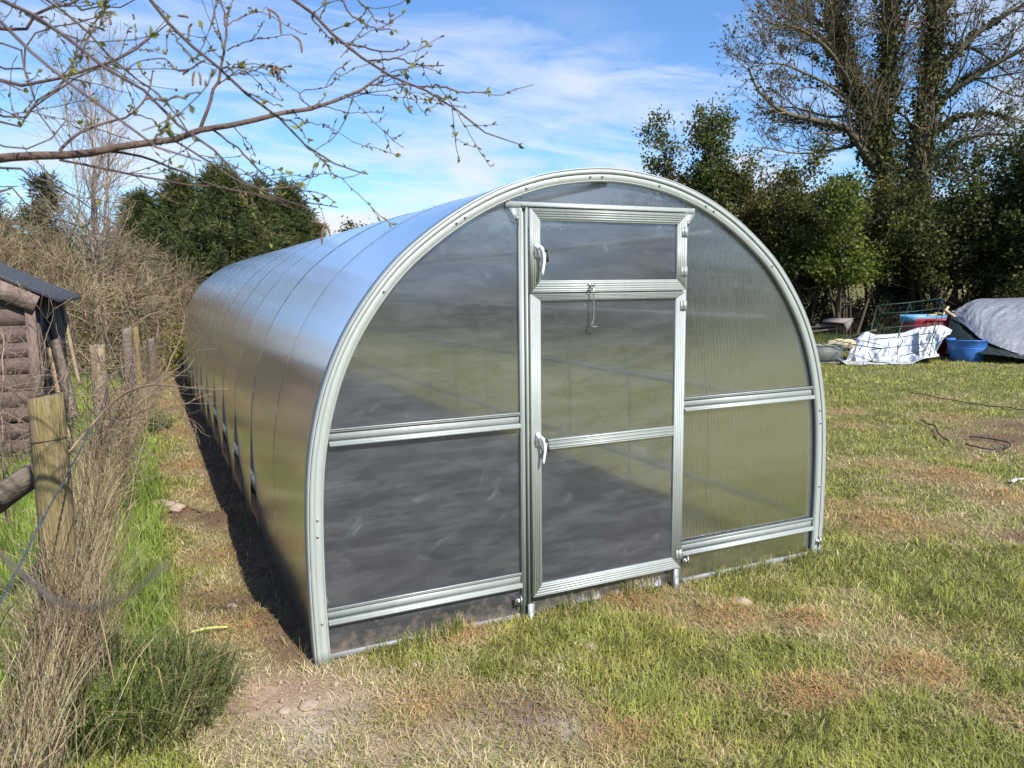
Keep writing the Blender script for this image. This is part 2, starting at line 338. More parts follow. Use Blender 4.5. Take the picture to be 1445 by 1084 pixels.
def fields(x, y):
    """0..1 fields of the worn lawn: green cover g, hay h, earth e, soil s, pale p, mound height z"""
    d = np.hypot(x-CX, y-CY)
    wx = x+.12*(fbm(x*3.1, y*3.1, 91)-.5); wy = y+.12*(fbm(x*3.1, y*3.1, 57)-.5)
    n = .6*fbm(wx*1.1, wy*1.1, 3)+.4*fbm(wx*5, wy*5, 21)
    g = n + .05 + .16*ss(7, 14, d)*(x > 1.5)
    left = x < -1.5
    g = np.where(left, n+.36*ss(-1.98, -2.16, x)-.16*ss(-2.1, -1.85, x)+.06, g)
    k = {q: np.zeros_like(x) for q in ('hay', 'earth', 'soil', 'pale', 'lush')}; z = np.zeros_like(x)
    for c, r, s, kind in PW:
        dd = np.hypot((wx-c[0])/1.15, wy-c[1])/r
        w = s*np.exp(-dd**2*1.3); k[kind] = np.maximum(k[kind], w)
        if kind == 'hay' and s > .85: z = z+.035*s*np.exp(-dd**2*1.6)*(.5+vn(x*15, y*15, 8))
        if kind == 'earth' and s > 1.2: z = z+.06*np.exp(-dd**2*1.6)*(.3+1.3*vn(x*22, y*22, 6))
    # trodden strip of earth in the lee of the tunnel
    strip = ss(-1.80, -1.62, x)*(x < -1.45)*(y > .0)*(y < 12.4); k['earth'] = np.maximum(k['earth'], strip*.95)
    g = g+.35*k['lush']-.42*k['hay']-.6*k['earth']-.7*k['soil']-.6*k['pale']
    g = ss(.33, .68, g)
    return g, k, z
def hill(x, y):
    # the next field climbs beyond the hedge
    t = (x-CX)*CF[0]+(y-CY)*CF[1]
    return np.clip((t-34)*.062, 0, 14)*ss(-10, 25, (x-CX)*CR[0]+(y-CY)*CR[1])
def ground_z(x, y):
    n = .05*(fbm(x*.8, y*.8, 5)-.5)+.045*(fbm(x*4, y*4, 8)-.5)
    n = n*np.where(inside(x, y, -.25), .25, 1)
    _, _, z = fields(x, y)
    bank = .07*ss(-2.3, -2.75, x)
    return n+z+hill(x, y)+bank-.012
def axis(lo, hi, step, far):
    a = np.arange(lo, hi+1e-6, step); g = [step]
    out = []; v = hi; s = step
    while v < far: s *= 1.22; v += s; out.append(v)
    out2 = []; v = lo; s = step
    while v > -far: s *= 1.22; v -= s; out2.append(v)
    return np.r_[out2[::-1], a, out]
def make_ground():
    xs, ys = axis(-4.2, 7.0, .045, 900), axis(-2.6, 9.5, .045, 900)
    X, Y = np.meshgrid(xs, ys, indexing='ij'); x, y = X.ravel(), Y.ravel()
    g, k, _ = fields(x, y); z = ground_z(x, y)
    n = fbm(x*9, y*9, 77)[:, None]; n2 = fbm(x*2, y*2, 31)[:, None]
    col = A(.25, .20, .105)*(.75+.5*n)*np.ones((len(x), 1))
    def mixc(c, w): nonlocal col; w = np.clip(w, 0, 1)[:, None]; col = col*(1-w)+A(*c)*(.7+.6*n)*w
    mixc((.24, .155, .075), k['hay']); mixc((.155, .10, .065), k['earth']); mixc((.36, .25, .175), k['soil']*1.1); mixc((.44, .38, .31), k['pale'])
    mixc((.13, .14, .035), g*.85)
    mixc((.055, .045, .035), inside(x, y, .02)*1.0)
    far = ss(24, 34, (x-CX)*CF[0]+(y-CY)*CF[1])
    mixc((.16, .135, .055), far*.9)
    nx, ny = len(xs), len(ys)
    i = (np.arange(nx-1)[:, None]*ny+np.arange(ny-1)[None]).ravel()
    m = pbr('ground_mat', (.2,.2,.1), .95, attr=True, noise=.28, scale=38, bump=.6, bscale=120, spec=.15, detail=8)
    o = build('ground', np.stack([x, y, z], 1), [np.stack([i, i+ny, i+ny+1, i+1], 1)], m, None, col, True)
    tag(o, kind='structure')
make_ground()

# ------------------------------------------------------------------ grass
def blades(x, y, h, w, lean, az, col, bend=.5, z0=None):
    """curved blades, 5 vertices each"""
    N = len(x); z = ground_z(x, y) if z0 is None else z0
    base = np.stack([x, y, z-.004], 1)
    d = np.stack([np.cos(az), np.sin(az), np.zeros(N)], 1); s = np.stack([-np.sin(az+rng.normal(size=N)*.6), np.cos(az+rng.normal(size=N)*.6), np.zeros(N)], 1)
    l1, l2 = lean*(1-bend), np.minimum(lean*(1+bend), 1.75)
    up = A(0, 0, 1)
    m = base+(h*.55)[:, None]*(np.sin(l1)[:, None]*d+np.cos(l1)[:, None]*up)
    t = m+(h*.45)[:, None]*(np.sin(l2)[:, None]*d+np.cos(l2)[:, None]*up)
    lowz = z+.004; m[:, 2] = np.maximum(m[:, 2], lowz); t[:, 2] = np.maximum(t[:, 2], lowz)
    ww = (w*.5)[:, None]*s
    V = np.stack([base-ww, base+ww, m+ww*.8, m-ww*.8, t], 1).reshape(-1, 3)
    b = np.arange(N)*5
    return V, [np.stack([b, b+1, b+2, b+3], 1), np.stack([b+3, b+2, b+4], 1)], np.repeat(col, 5, 0)
def scatter(N, r0, r1, a0, a1):
    """points round the viewpoint, denser nearby (1/r^2); angles from the view axis"""
    r = np.exp(rng.uniform(math.log(r0), math.log(r1), N)); a = np.radians(rng.uniform(a0, a1, N))+math.pi/2-YAW
    return CX+r*np.cos(a), CY+r*np.sin(a), r
def make_grass():
    x, y, r = scatter(780000, 1.9, 24, -46, 46)
    ok = ~inside(x, y, .05) & ~(inside(x, y, -.02) & (y > .03)) & (x > -3.6)
    x, y, r = x[ok], y[ok], r[ok]
    g, k, _ = fields(x, y); N = len(x); u = rng.random(N)
    cl = fbm(x*7, y*7, 44)                          # clumping
    bare = np.maximum(k['soil']*1.0, k['pale']*.9); bare = np.maximum(bare, k['earth']*.75)
    keep = rng.random(N) > bare
    green = u < (g*(.30+.8*cl)+.13+.12*(cl > .56))
    dry = keep & ~green & (rng.random(N) < .8); green &= keep
    scale = 1+np.clip((r-4)/7, 0, 2.2)
    # fresh grass
    i = np.where(green)[0]; n = len(i); xx, yy = x[i], y[i]
    strip = (xx < -1.98) & (yy > -.3); long = ss(-2.0, -2.25, xx)*strip
    h = rng.uniform(.020, .062, n)*(.45+1.15*fbm(xx*2.6, yy*2.6, 35))*(.7+.6*g[i])*(1+1.5*long)
    w = rng.uniform(.0022, .0045, n)*scale[i]*np.where(rng.random(n) < .05, 2.4, 1)
    az = 2*math.pi*fbm(xx*4, yy*4, 12)*2+rng.normal(size=n)*1.3; lean = np.clip(rng.normal(1.0, .38, n)-.4*long, .05, 1.5)
    t = fbm(xx*1.7, yy*1.7, 66)[:, None]
    c = (A(.25, .315, .055)*(1-t)+A(.52, .49, .135)*t)*(.58+.85*fbm(xx*8, yy*8, 5)[:, None])
    c = np.where((rng.random(n) < .2)[:, None], A(.48, .44, .19), c)*vary((1, 1, 1), n, .25, .08)
    c = np.where(long[:, None] > .3, c*A(.85, 1.08, .9), c)
    V, Fq, cc = blades(xx, yy, h, w, lean, az, c)
    tag(build('lawn_grass', V, Fq, M['grass'], None, cc), 'patchy short green grass growing over the lawn and along the fence', 'grass', kind='stuff')
    # longer blades left uncut along the foot of the walls
    ne = 5200; xe = np.r_[rng.uniform(-1.56, 1.6, 3400), rng.choice([-1, 1], 1800)*(1.55+np.abs(rng.normal(size=1800))*.03)]; ye = np.r_[-.03-np.abs(rng.normal(size=3400))*.035, rng.uniform(0, 11.8, 1800)]
    oke = (vn(xe*5, ye*2+4, 19) > .36) & ((xe > -1.5) | (rng.random(ne) < .35)); xe, ye = xe[oke], ye[oke]; ne = len(xe)
    ce = np.where((rng.random(ne) < .4)[:, None], A(.62, .53, .30), A(.24, .30, .06))*vary((1, 1, 1), ne, .25, .08)
    V, Fq, cc = blades(xe, ye, rng.uniform(.03, .12, ne), rng.uniform(.002, .0045, ne), np.clip(rng.normal(.6, .4, ne), .05, 1.4), rng.uniform(0, 6.28, ne), ce)
    tag(build('edge_grass', V, Fq, M['grass'], None, cc), 'uncut fringe of grass along the foot of the greenhouse walls', 'grass', kind='stuff')
    # mown dead grass and hay
    i = np.where(dry)[0]; n = len(i); xx, yy = x[i], y[i]
    h = rng.uniform(.03, .085, n); w = rng.uniform(.0018, .0038, n)*scale[i]
    az = rng.uniform(0, 2*math.pi, n); lean = np.clip(rng.normal(1.35, .25, n), .3, 1.6)
    hay = np.clip(k['hay'][i]*1.35, 0, 1)[:, None]; ea = np.clip(k['earth'][i], 0, 1)[:, None]
    c = A(.72, .62, .35)*(1-hay)+A(.60, .375, .17)*hay; c = c*(1-ea)+A(.28, .18, .10)*ea; c = c*(.55+.9*fbm(xx*7, yy*7, 15)[:, None])
    c = np.where((rng.random(n) < .25)[:, None], A(.40, .39, .15), c)
    c = c*vary((1, 1, 1), n, .28, .07)
    V, Fq, cc = blades(xx, yy, h, w, lean, az, c, .3)
    tag(build('dead_grass', V, Fq, M['straw'], None, cc), 'mown straw and brown hay lying between the green patches of lawn', 'dead grass', kind='stuff')
    # longer mixed growth at the hedge foot and round the clutter
    L = pl([(1130,500,15.7),(1300,505,15.4),(1500,515,15.6)], 15)
    x, y, r = scatter(90000, 14, 30, -40, 44)
    far = fbm(x*.9, y*.9, 5)
    okm = (r > 20.3) & (x > 2.5); x, y, r, far = x[okm], y[okm], r[okm], far[okm]; n = len(x)
    h = rng.uniform(.10, .28, n)*(.4+1.1*far); w = rng.uniform(.006, .014, n)
    c = np.where((far > .5)[:, None], A(.11, .17, .035), A(.15, .15, .055))*vary((1, 1, 1), n, .25, .1)
    V, Fq, cc = blades(x, y, h, w, np.clip(rng.normal(.5, .3, n), .05, 1.3), rng.uniform(0, 6.28, n), c)
    tag(build('rough_grass', V, Fq, M['grass'], None, cc), 'rough unmown grass at the foot of the hedge behind the clutter', 'grass', kind='stuff')
make_grass()

def tuft(name, label, c, n, R, h, w, lean, col, seed=0, straw=.1):
    o = empty(name, (c[0], c[1], float(ground_z(A(c[0]), A(c[1]))[0])), label, 'grass tuft')
    a = rng.uniform(0, 6.28, n); rr = R*np.sqrt(rng.random(n)); x, y = c[0]+rr*np.cos(a), c[1]+rr*np.sin(a)
    cl = vn(x*14, y*14, 3); az = a+rng.normal(size=n)*1.1+cl*2.5-.6; cc = np.where((rng.random(n) < straw)[:, None], A(.42,.36,.18), A(*col))*vary((1,1,1), n, .25, .08)
    V, Fq, k = blades(x, y, rng.uniform(*h, n)*(.45+.9*cl), rng.uniform(*w, n), np.clip(rng.normal(lean, .42, n)+.4*rr/R-.2, .05, 1.55), az, cc, .6)
    b = build('blades', V, Fq, M['grass'], o, k); b['kind'] = 'stuff'
    return o
tuft('grass_tuft', 'large dark green grass tuft flopping over in the lower left corner', gp(185,1005), 1500, .36, (.16,.42), (.003,.0075), 1.22, (.13,.165,.05), straw=.24)
tuft('grass_tuft', 'pale green flattened grass tuft beside the lone pinkish stone', gp(245,955), 900, .2, (.12,.26), (.0025,.005), 1.15, (.16,.185,.06), straw=.35)
tuft('grass_tuft', 'bright green grass tuft at the fence foot near the reddish cane', gp(115,965), 900, .2, (.14,.3), (.003,.006), .7, (.10,.165,.035))
tuft('grass_tuft', 'deep green grass clump spilling on the path by the second fence post', gp(205,610), 700, .3, (.14,.3), (.005,.009), .8, (.075,.14,.03))

# ------------------------------------------------------------------ greenhouse
_half = resample([(-1.515,-.02),(-1.525,.35),(-1.52,.69),(-1.497,.945),(-1.44,1.19),(-1.355,1.40),(-1.24,1.585),(-1.095,1.757),(-.92,1.902),(-.735,2.02),(-.535,2.112),(-.3,2.178),(0,2.208),
 (.3,2.178),(.535,2.112),(.735,2.02),(.92,1.902),(1.095,1.757),(1.24,1.585),(1.355,1.40),(1.44,1.19),(1.497,.945),(1.52,.69),(1.525,.35),(1.515,-.02)], 97)
ARC = _half
_t = unit(np.gradient(ARC, axis=0)); ARCN = np.stack([-_t[:, 1], _t[:, 0]], 1)     # outward normal (x,z)
ARCS = np.r_[0, np.cumsum(np.linalg.norm(np.diff(ARC, axis=0), axis=1))]
def arc_off(o): return ARC+ARCN*o
NB, LEN = 12, 12.0
GH = empty('greenhouse', (0, 0, 0), 'long arched greenhouse of clear twin-wall polycarbonate with an aluminium framed door', 'greenhouse')
GH.location = (0, 0, 0)
def ring(o0, o1, y0, y1, i0=0, i1=96):
    a, b = arc_off(o0)[i0:i1+1], arc_off(o1)[i0:i1+1]; n = len(a)
    V = np.vstack([np.c_[p[:, 0], np.full(n, y), p[:, 1]] for p, y in ((a, y0), (b, y0), (b, y1), (a, y1))])
    k = np.arange(n-1); F = [np.stack([j*n+k, j*n+k+1, ((j+1) % 4)*n+k+1, ((j+1) % 4)*n+k], 1) for j in range(4)]
    F.append([[0, n, 2*n, 3*n], [4*n-1, 3*n-1, 2*n-1, n-1]])
    return V, F
# cover sheets, one per bay, each lapping under the next; the lower edges spring apart a little
gaps = [0, 0, .03, .048, .045, .036, .022, .025, .015, .015, .03, .032, 0]
for b in range(NB):
    ny = 7; off = rng.uniform(-.0006, .0006)
    V, UV = [], []
    for j in range(ny):
        f = j/(ny-1); lap = .0022*(1-f)
        dz = np.clip(1-ARC[:, 1]/.72, 0, 1)**1.15
        y0 = b*1.0+(.003 if b else -.012); y1 = b*1.0+1.0+(.012 if b == NB-1 else -.003)
        ys = y0+(y1-y0)*f
        side = np.where(ARC[:, 0] < 0, 1, .35)
        ys = ys+dz*side*(gaps[b]*(1-f)-.25*gaps[b+1]*f)
        belly = .0022*math.sin(math.pi*f)*np.sin(np.linspace(0, 9.4, 97)+b)+.010*np.clip(1-f, 0, 1)*dz*side*(gaps[b] > .01)
        tuck = dz*(ARC[:, 0] < 0)*(.55*gaps[b]*(1-f)**2-.75*gaps[b+1]*f**3)
        p = ARC+ARCN*(lap+off+belly+tuck)[:, None]
        V.append(np.stack([p[:, 0], ys, p[:, 1]], 1)); UV.append(np.stack([ys, ARCS], 1))
    # thickness of the near edge
    V = np.vstack(V); UV = np.vstack(UV); k = np.arange(96)
    F = np.vstack([np.stack([j*97+k, (j+1)*97+k, (j+1)*97+k+1, j*97+k+1], 1) for j in range(ny-1)])
    build('cover_panel', V, [F], M['pc_roof'], GH, None, True, UV)
# front and back walls
def wall(poly, y, name, hole=None):
    P = np.array(poly); V = np.c_[P[:, 0], np.full(len(P), y), P[:, 1]]
    return build(name, V, [[list(range(len(P)))]], M['pc_front'], GH, None, False, P)
inn = arc_off(-.012)
def clip_arc(x0, x1, z0):
    s = [p for p in inn if x0 < p[0] < x1 and p[1] > z0]
    return s
XP = .487
L_ = clip_arc(-2, -XP, .012); R_ = clip_arc(XP, 2, .012)
zi = lambda x: float(np.interp(x, inn[:, 0][8:-8], inn[:, 1][8:-8]))
wall([(L_[0][0], .012)]+L_+[(-XP, zi(-XP)), (-XP, .012)], -.004, 'front_panel')
wall([(XP, .012), (XP, zi(XP))]+R_+[(R_[-1][0], .012)], -.004, 'front_panel')
T_ = clip_arc(-XP+.002, XP-.002, .5)
wall([(-XP+.002, 2.03)]+T_+[(XP-.002, 2.03)], -.004, 'front_panel')
wall([(-XP+.002, .0), (-XP+.002, .112), (XP-.002, .112), (XP-.002, .0)], -.002, 'sill_panel')
wall([(inn[1][0], .0)]+list(inn[1:-1])+[(inn[-2][0], 0)], LEN-.01, 'back_panel')
# arched front profile: three sections with a stepped face, bolted joints
mb = MB(); mb.add(*ring(-.056, -.004, -.032, -.006)); mb.add(*ring(-.016, .004, -.0375, -.0325)); mb.add(*ring(-.052, -.048, -.0335, -.0325))
mb.add(*ring(.0065, .012, -.036, .045))
mb.build('front_arch', M['alu'], GH, True)
for o in [GH.children[-1]]:
    for p in o.data.polygons: p.use_smooth = False
mb = MB()
def bolt(mb, x, y, z, r=.006, h=.006, n=(0,-1,0)):
    n = A(*n); a = unit(np.cross(n, A(.3, .2, 1))); b = np.cross(n, a); c = A(x, y, z)
    R = [c+r*(math.cos(t)*a+math.sin(t)*b) for t in np.arange(6)*math.pi/3]
    mb.prism(R, n*h)
for s_ in (.20, .60, .675, 1.75, 2.22, 2.27, 2.62, 2.98, 3.05, 3.4, 3.72, 3.78, 4.3, 5.28, 5.36, 5.75):
    mb = MB(); x = np.interp(s_, ARCS, arc_off(-.030)[:, 0]); z = np.interp(s_, ARCS, arc_off(-.030)[:, 1]); bolt(mb, x, -.0345, z, .0055, .006)
    mb.build('bolt', M['steel'], GH)
# rolled back edge of the arch, base rails
m_rail = pbr('grey_rail', (.30,.31,.32), .5, .1, .25, 20)
for x0, x1 in ((-1.51, -XP-.02), (XP+.02, 1.51)):
    mb = MB(); mb.box((x0, -.010, -.01), (x1, .0, .018)); mb.build('base_rail', m_rail, GH)
M_HOOP = pbr('dull_steel', (.17,.18,.18), .6, .2, .15, 20)
# inner hoops and purlins
for b in range(NB+1):
    mb = MB(); y = min(max(b*1.0, .03), 11.97); mb.add(*ring(-.026, -.012, y-.008, y+.008)); mb.build('hoop', M_HOOP, GH)
for x, z in ((1.46,.24),(1.44,.93),(1.275,1.44),(.80,1.93),(0,2.155),(-1.46,.24),(-1.44,.93),(-1.275,1.44),(-.80,1.93)):
    mb = MB(); mb.tube([(x, .03, z), (x, 6, z-.004), (x, 11.97, z)], .021, 10); mb.build('purlin', M['alu2'], GH, True)
# cross bars: Z section
def crossbar(x0, x1, z):
    mb = MB(); y = -.0065
    mb.box((x0, y-.016, z+.026), (x1, y, z+.034)); mb.box((x0, y-.006, z-.014), (x1, y, z+.026))
    mb.box((x0, y-.030, z-.030), (x1, y, z-.014)); mb.box((x0, y-.034, z-.034), (x1, y-.027, z-.024)); mb.box((x0, y-.020, z+.0345), (x1, y-.014, z+.040))
    mb.build('crossbar', M['alu'], GH)
for z in (.198, 1.004):
    xi = float(np.interp(z, inn[:40, 1], inn[:40, 0]))+.048
    crossbar(xi, -XP-.018, z); crossbar(XP-.01, -xi, z)
# rear wall frame
mb = MB()
for x in (-.46, .46): mb.box((x-.02, LEN-.05, 0), (x+.02, LEN-.015, 2.08))
for z in (.2, 1.0, 2.0): mb.box((-1.45 if z < 2 else -.55, LEN-.045, z-.02), (1.45 if z < 2 else .55, LEN-.016, z+.02))
mb.build('back_frame', M['alu2'], GH)
# door posts
for s_ in (-1, 1):
    mb = MB()
    if s_ < 0:
        mb.box((-.502, -.030, -.02), (-.488, -.0065, 2.012)); mb.box((-.4875, -.014, .0), (-.470, -.0065, 2.012)); mb.box((-.4695, -.036, .06), (-.462, -.0065, 2.018))
        mb.box((-.497, -.0335, -.02), (-.493, -.0305, 2.0))
    else:
        mb.box((.455, -.030, -.02), (.470, -.0065, 2.012)); mb.box((.4705, -.020, .0), (.482, -.0065, 2.012))
    mb.build('door_post', M['alu'], GH)
mb = MB()
mb.box((-.478, -.048, -.05), (-.446, -.034, .075)); mb.box((-.474, -.052, -.05), (-.450, -.0485, .03))
mb.build('post_foot', M['alu2'], GH)
mb = MB(); mb.box((.414, -.048, -.05), (.446, -.034, .125)); mb.box((.419, -.052, -.05), (.441, -.0485, .05)); mb.build('post_foot', M['alu2'], GH)
mb = MB(); mb.box((-.465, -.0335, .0), (-.4625, -.010, 2.01)); mb.build('door_seal', M['dark'], GH)
# header with gusset brackets
mb = MB(); mb.box((-.568, -.026, 2.012), (.524, -.0065, 2.042)); mb.box((-.49, -.040, 2.0185), (.46, -.0265, 2.030)); mb.build('header', M['alu'], GH)
for s_, x0 in ((-1, -.505), (1, .468)):
    mb = MB(); mb.prism([(x0, -.0305, 2.011), (x0+s_*.05, -.0305, 2.011), (x0+s_*.01, -.0305, 1.945), (x0, -.0305, 1.93)], (0, .004, 0))
    bolt(mb, x0+s_*.008, -.0305, 1.965, .008, .008); mb.build('gusset', M['alu2'], GH)
# clips at the foot of the posts
for x, z in ((-.525, .10), (.500, .135), (1.50, .09)):
    mb = MB(); mb.box((x-.02, -.04, z-.018), (x+.02, -.022, z+.012)); mb.tube([(x+.008, -.055, z-.02), (x+.008, -.04, z+.03)], .006, 6); bolt(mb, x-.006, -.04, z, .008, .010)
    mb.build('foot_clip', M['steel'], GH)
# torn white protective film left under the door
fr = np.random.default_rng(3); M_FILM = pbr('torn_film', (.36,.36,.40), .5, 0, .35, 40)
for x0, x1, hh in ((-.20, -.10, .05), (-.08, -.03, .055), (.06, .11, .05), (.15, .29, .095), (.30, .36, .085)):
    n = 40; xs = np.linspace(x0, x1, n); zt = hh*(fr.random(n)**1.3*np.where(np.arange(n) % 2, .35, 1))*np.sin(np.linspace(.3, 2.8, n))**.5+.004; mb = MB()
    P = [(x0, -.0045, .004)]+[(x, -.0045, z+.006) for x, z in zip(xs, zt)]+[(x1, -.0045, .004)]
    mb.prism(P, (0, .001, 0)); mb.build('film_scrap', M_FILM, GH)
# mitred ribbed frames
def mframe(mb, x0, x1, z0, z1, w, y0, y1, ws=None):
    """picture frame of width w (left,right,bottom,top), back y1, front y0, with grooves"""
    wl, wr, wb, wt = w
    lv = [(0, .10, .0017), (.10, .26, .0035), (.26, .30, .0017), (.30, .46, .0035), (.46, .50, .0017), (.50, .66, .0035), (.66, .70, .0017), (.70, .86, .0035), (.86, 1, .001)]
    def corner(a): return [(x0+wl*a, z0+wb*a), (x1-wr*a, z0+wb*a), (x1-wr*a, z1-wt*a), (x0+wl*a, z1-wt*a)]
    for a, b, h in lv:
        p, q = corner(a), corner(b)
        for i in range(4):
            j = (i+1) % 4; yy = y0+.0035-h
            mb.prism([(p[i][0], yy, p[i][1]), (p[j][0], yy, p[j][1]), (q[j][0], yy, q[j][1]), (q[i][0], yy, q[i][1])], (0, y1-yy, 0))
DOOR = empty('door', (0, -.04, .11), None, None); DOOR.parent = GH; DOOR.name = 'door'
def dpart(mb, name, mat): return mb.build(name, mat, DOOR)
mb = MB(); mframe(mb, -.458, .446, .112, 1.612, (.05, .057, .062, .034), -.062, -.037); dpart(mb, 'leaf_frame', M['alu'])
mb = MB()
for k in range(6):
    z0 = .852+k*.0085; mb.box((-.402, -.060-(.002 if k % 2 else 0), z0), (.386, -.040, z0+.0083))
dpart(mb, 'mid_rail', M['alu'])
def dpane(x0, x1, z0, z1, y):
    V = [(x0, y, z0), (x1, y, z0), (x1, y, z1), (x0, y, z1)]
    return build('pane', V, [[[0, 1, 2, 3]]], M['pc_front'], DOOR, None, False, [(v[0]+1.3, v[2]+.7) for v in V])
dpane(-.41, .39, .17, .852, -.048); dpane(-.41, .39, .903, 1.58, -.048)
VENT = empty('vent_window', (0, -.04, 1.62), None, None); VENT.parent = GH
mb = MB(); mframe(mb, -.458, .446, 1.619, 2.010, (.05, .057, .056, .056), -.064, -.037); mb.build('vent_frame', M['alu'], VENT)
V = [(-.41, -.048, 1.67), (.39, -.048, 1.67), (.39, -.048, 1.956), (-.41, -.048, 1.956)]
build('pane', V, [[[0, 1, 2, 3]]], M['pc_front'], VENT, None, False, [(v[0]+2.1, v[2]+.7) for v in V])
for zc, par in ((1.818, VENT), (.915, DOOR)):
    # espagnolette handle: backplate, neck, drooping lever, key lock
    mb = MB(); x = -.432
    mb.beam((x, -.069, zc-.034), (x, -.069, zc+.030), .019, .012, (0, 1, 0)); mb.tube([(x, -.066, zc+.010), (x, -.100, zc+.010)], .011, 10)
    P = resample([(x-.002, -.100, zc+.016), (x+.014, -.106, zc-.004), (x+.020, -.106, zc-.05), (x+.017, -.102, zc-.085), (x+.013, -.102, zc-.118)], 12)
    mb.tube(P, np.r_[.008, .009, np.linspace(.0088, .0065, 9), .005], 10)
    mb.build('handle', M['white'], par, True)
    mb = MB(); mb.tube([(x+.030, -.108, zc-.004), (x+.016, -.113, zc-.004)], .008, 8)
    mb.tube(resample([(x+.03, -.11, zc-.004), (x+.036, -.114, zc-.02), (x+.034, -.113, zc-.036)], 6), .0025, 5); mb.prism([(x+.028, -.113, zc-.034), (x+.040, -.113, zc-.034), (x+.042, -.113, zc-.054), (x+.034, -.113, zc-.060), (x+.027, -.113, zc-.052)], (0, .002, 0))
    mb.build('key_lock', M['dark'], par)
for z, par in ((1.917, VENT), (1.715, VENT), (1.54, DOOR), (.19, DOOR)):
    mb = MB(); mb.box((.412, -.0665, z-.026), (.430, -.0642, z+.026)); mb.box((.434, -.0665, z-.026), (.452, -.0642, z+.026)); mb.tube([(.432, -.068, z-.026), (.432, -.068, z+.026)], .0035, 8)
    for q in (-.016, .016): bolt(mb, .421, -.0665, z+q, .003, .002); bolt(mb, .443, -.0665, z+q, .003, .002)
    mb.build('hinge', M['alu2'], par)
# cabin hook hanging from the vent window
mb = MB(); x, z = -.135, 1.652
mb.tube([(x, -.064, z), (x, -.085, z)], .004, 6)
a = np.linspace(0, 2*math.pi, 14)
mb.tube([(x+.010*math.sin(t), -.090, z+.010*math.cos(t)) for t in a], .0028, 5)
mb.tube([(x+.011*math.sin(t)-.004, -.094, z-.010+.012*math.cos(t)) for t in a], .0026, 5)
mb.tube(resample([(x-.002, -.094, z-.022), (x+.003, -.092, z-.07), (x+.003, -.090, z-.165), (x-.008, -.090, z-.190), (x-.004, -.092, z-.204), (x+.026, -.092, z-.203)], 20), .0032, 6)
mb.box((x-.016, -.067, z-.004), (x+.016, -.0642, z+.008)); mb.build('cabin_hook', M['steel'], VENT)

# weed membrane on the floor inside
def membrane():
    xs, ys = np.linspace(-1.40, 1.44, 60), np.linspace(.16, 11.7, 190); X, Y = np.meshgrid(xs, ys, indexing='ij'); x, y = X.ravel(), Y.ravel()
    edge = .10*(fbm(x*2, y*2, 9)-.5)
    z = ground_z(x, y)+.025+.05*np.abs(fbm(x*1.1+.4*y, y*4.2, 4)-.5)+.022*np.abs(fbm(x*6, y*14, 6)-.5)
    i = (np.arange(59)[:, None]*190+np.arange(189)[None]).ravel()
    m = pbr('membrane', (.050,.043,.041), .62, 0, .3, 6, spec=.3)
    o = build('weed_membrane', np.stack([x+edge*(np.abs(x) > 1.3), y+edge*(y < .4), z], 1), [np.stack([i, i+190, i+191, i+1], 1)], m, None, None, True)
    tag(o, 'crinkled black weed membrane laid on the floor inside the greenhouse', 'ground sheet')
membrane()

# ------------------------------------------------------------------ wire fence on the left
FENCE = empty('wire_fence', tuple(gp(100, 800)), 'old wire fence with weathered timber posts running up the left side', 'fence')
def gz(x, y): return float(ground_z(A(x), A(y))[0])
def post(c, top, r, mat, name='post', lean=(0, 0), sides=14, seed=0, label=None):
    q = np.random.default_rng(seed); n = 14; zs = np.linspace(gz(c[0], c[1])-.1, top, n); V = []; a = np.arange(sides)*2*math.pi/sides
    lump = 1+.10*q.normal(size=sides)
    for k, z in enumerate(zs):
        f = (z-zs[0])/(top-zs[0]); rr = r*(1.05-.08*f)*lump*(1+.03*q.normal(size=sides)); top_j = (q.normal(size=sides)*.006+.008*np.cos(a) if k == n-1 else 0)
        V.append(np.stack([c[0]+lean[0]*f+rr*np.cos(a), c[1]+lean[1]*f+rr*np.sin(a), np.full(sides, z)+top_j], 1))
    V.append(np.array([[c[0]+lean[0], c[1]+lean[1], top-.004]])); V = np.vstack(V); k = np.arange(n-1)[:, None]*sides; j = np.arange(sides)[None]; j2 = (j+1) % sides
    F = np.stack([k+j, k+j2, k+sides+j2, k+sides+j], -1).reshape(-1, 4); t = (n-1)*sides
    o = build(name, V, [F, np.array([(t+i, t+(i+1) % sides, n*sides) for i in range(sides)])], mat, FENCE, None, False)
    if label: o['label'] = label
    return o
PA, PB, PC, PC2, PD = pt(64, 558, 3.05), pt(137, 487, 6.0), pt(178, 463, 8.6), pt(190, 463, 8.75), pt(213, 478, 11.5)
post(PA, PA[2], .062, M['wood_mossy'], seed=1, label='thick post with green and yellow moss')
post(PB, PB[2], .055, M['wood_post'], seed=2); post(PC, PC[2], .055, M['wood_grey'], seed=3); post(PC2, PC2[2]+.005, .042, M['wood_mossy'], seed=4); post(PD, PD[2], .05, M['wood_grey'], seed=5)
PE = pt(204, 480, 13.5); post(PE, PE[2], .06, M['wood_grey'], seed=6)
P0 = A(PA[0]-.12, PA[1]-2.6, PA[2]); post(P0, 1.15, .055, M['wood_post'], seed=7)
posts = [P0, PA, PB, PC, PD, PE]
def fence_at(t):
    """point on the fence line, t in 0..5"""
    i = np.minimum(np.asarray(t).astype(int), len(posts)-2); f = np.asarray(t)-i; P = np.array(posts)
    return P[i]*(1-f)[:, None]+P[i+1]*f[:, None]
tt = np.linspace(0, 4.99, 170); L0 = fence_at(tt)
mb = MB()
